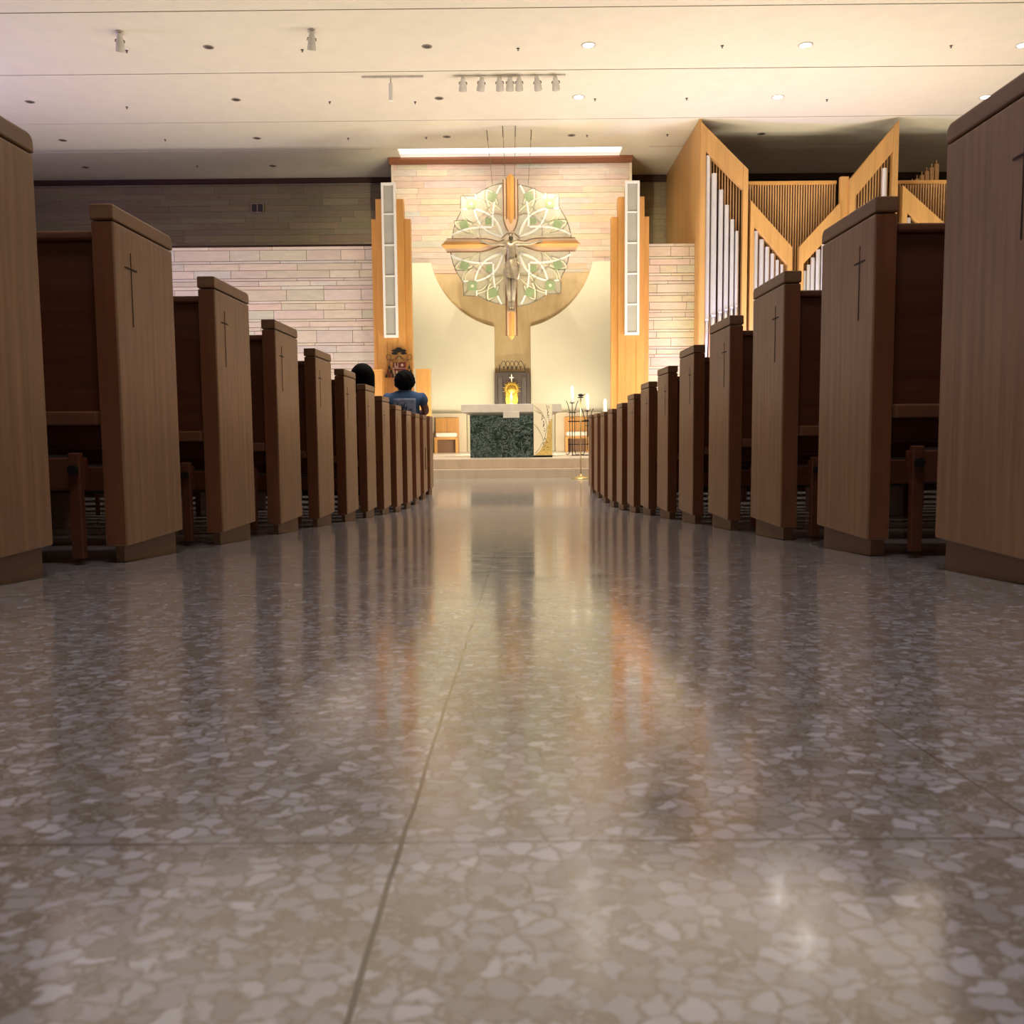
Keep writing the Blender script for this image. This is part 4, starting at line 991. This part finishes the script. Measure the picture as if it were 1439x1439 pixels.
LN = ['lit round downlight on the ceiling band of the two wall spots, nearest the aisle', 'lit round downlight on the ceiling band of the two wall spots, above the organ', 'lit round downlight on the ceiling band of the two wall spots, at the photo edge',
      'lit round downlight behind the row of seven spotlights, nearest them', 'lit round downlight just in front of the organ case', 'lit round downlight just above the nearest right pew']
for (x, y), l in zip(LIT, LN): downlight(x, y, True, l.replace('wall spots', 'lone spotlights'), 'lit recessed downlights')
DARK = [(-4.865, 15.29, 'between the two lone spotlights'), (-1.36, 15.35, 'right of the second lone spotlight'), (-5.13, 17.62, 'left of the white cylinder spotlight'), (-1.354, 17.655, 'between the cylinder spotlight and the spotlight row'),
        (-8.976, 17.625, 'in the lilac-tinted corner, on the band of the cylinder spotlight'), (-9.47, 19.87, 'leftmost on the band beside the crucifix wires'), (-5.37, 19.86, 'second from the left on the band of the crucifix wires'),
        (-1.373, 19.886, 'just left of the crucifix wires'), (1.248, 19.874, 'just right of the crucifix wires'), (-9.91, 21.836, 'farthest left on the darkest rear ceiling band'), (-5.57, 21.87, 'on the rear ceiling band above the vent'), (5.249, 19.905, 'above the slatted organ screen in shadow')]
for x, y, t in DARK: downlight(x, y, False, 'unlit dark downlight ' + t, 'unlit recessed downlights')
SPR = [(-6.225, 15.39, 'beside the first lone spotlight'), (-3.39, 15.43, 'beside the second lone spotlight'), (-7.30, 17.94, 'in the lilac-tinted part of the ceiling'), (-3.42, 17.78, 'left of the white cylinder spotlight'), (-1.82, 17.83, 'behind the white cylinder spotlight'),
       (.109, 15.46, 'above the row of seven spotlights'), (1.56, 17.77, 'beside the lit downlight behind the spotlight row'), (3.416, 15.44, 'between the first two lit downlights of the front band'), (5.956, 17.93, 'in front of the organ, right of the lit downlight'),
       (7.16, 15.53, 'near the photo edge, front band'), (3.28, 17.78, 'between the two lit downlights in front of the organ'), (-7.316, 19.89, 'between the two left dark downlights near the wires band'), (-3.46, 19.915, 'left of the light slot, on the wires band'),
       (1.578, 19.885, 'beside the dark downlight right of the wires'), (3.27, 19.89, 'just left of the organ side panel'), (-7.305, 21.81, 'on the rear band left of the vent'), (-1.811, 19.92, 'beside the dark downlight left of the wires')]
def sprinkler(x, y, t):
    s = empty('ceiling_sprinkler', (x, y, CZ)); tag(s, 'tiny dark ceiling sprinkler ' + t, 'sprinkler', 'ceiling sprinklers')
    mb = MB(); mb.lathe([(.026, -.001), (.026, -.006), (.008, -.009), (.007, -.030), (.016, -.032), (.016, -.036)], n=12); mb.build('sprinkler_head', M['trimgrey'], s)
for a in SPR: sprinkler(*a)
def lamp_head(parent, x, y, z, tilt, yaw, r=.055, L=.16):
    """spot head hanging under a short stem; returns the aim direction"""
    mb = MB(); mb.tube([(x, y, z), (x, y, z-.07)], .012, 8); st = mb.build('stem', M['fixture'], parent)
    d = Vector((math.sin(yaw)*math.cos(tilt), math.cos(yaw)*math.cos(tilt), -math.sin(tilt)))
    c = Vector((x, y, z-.13))
    mb = MB(); mb.tube([c - d*L*.55, c - d*L*.25, c + d*L*.1, c + d*L*.4, c + d*L*.55], lambda t: r*(.55 + .55*min(1, t*1.5)), 14)
    h = mb.build('lamp_head', M['fixture'], parent, smooth=True)
    h.modifiers.new('split', 'EDGE_SPLIT').split_angle = math.radians(50)
    mb = MB(); mb.tube([c + d*(L*.55), c + d*(L*.555)], r*.9, 14); mb.build('lens', M['white'], h)
    mb = MB(); s = d.cross(Vector((0, 0, 1))).normalized()*r*1.05
    mb.tube([Vector((x, y, z-.06)) , c + s + Vector((0, 0, .03)), c + s], .008, 6); mb.tube([Vector((x, y, z-.06)), c - s + Vector((0, 0, .03)), c - s], .008, 6); mb.build('yoke', M['trimgrey'], h)
    return c + d*L, d
tk = empty('track_light', (-.03, 16.57, CZ)); tag(tk, 'ceiling track carrying seven white spotlight heads aimed at the crucifix', 'track light')
mb = MB(); mb.box(-.99, .97, -.018, .018, -.022, -.001); mb.build('track_rail', M['fixture'], tk)
for px, tgt in ((-.82, (-1.5, 21.4, 5.0)), (-.50, (-1.9, 21.4, 5.6)), (-.18, (-.05, 18.9, 4.6)), (.0, (-.05, 18.9, 3.4)), (.16, (.3, 21.4, 5.4)), (.48, (1.9, 21.4, 5.6)), (.80, (1.6, 21.4, 5.0))):
    dx = tgt[0]-(-.03+px); dy = tgt[1]-16.57; dz = tgt[2]-6.8
    c, d = lamp_head(tk, px, 0, -.022, .9, math.atan2(dx, dy), .064, .20)
    spot('track_lamp', (c.x-.03, c.y+16.57, c.z+CZ), tgt, 520 if abs(px) > .3 else 95, (1, .87, .66), 46, .8, .04)
def lone_spot(x, y, label, yaw):
    s = empty('ceiling_spotlight', (x, y, CZ)); tag(s, label, 'spotlight', 'lone ceiling spotlights')
    mb = MB(); mb.lathe([(.06, -.001), (.06, -.03), (.02, -.035)], n=16); mb.build('canopy_plate', M['fixture'], s, smooth=True)
    lamp_head(s, 0, 0, -.03, 1.1, yaw, .062, .24)
lone_spot(-6.04, 14.69, 'white ceiling spotlight on the far left of the front ceiling band', -.4); lone_spot(-3.08, 14.70, 'white ceiling spotlight second from the left on the front ceiling band', -.3)
cy = empty('cylinder_spotlight', (-2.11, 16.56, CZ)); tag(cy, 'white cylinder spotlight hanging from a short track left of the spotlight row', 'spotlight')
mb = MB(); mb.box(-.50, .57, -.02, .02, -.035, -.001); mb.build('track_rail', M['fixture'], cy)
mb = MB(); mb.tube([(0, 0, -.035), (0, 0, -.13)], .014, 8); mb.build('stem', M['fixture'], cy)
mb = MB(); mb.tube([(0, 0, -.13), (0, 0, -.42)], .04, 18); mb.build('lamp_cylinder', M['white'], cy, bevel=.004)
for i, (px, py, drop, t) in enumerate(((6.6, 13.2, .9, 'longest, close to the nearest right pew'), (7.0, 15.3, .7, 'left of the longest one'))):
    pass
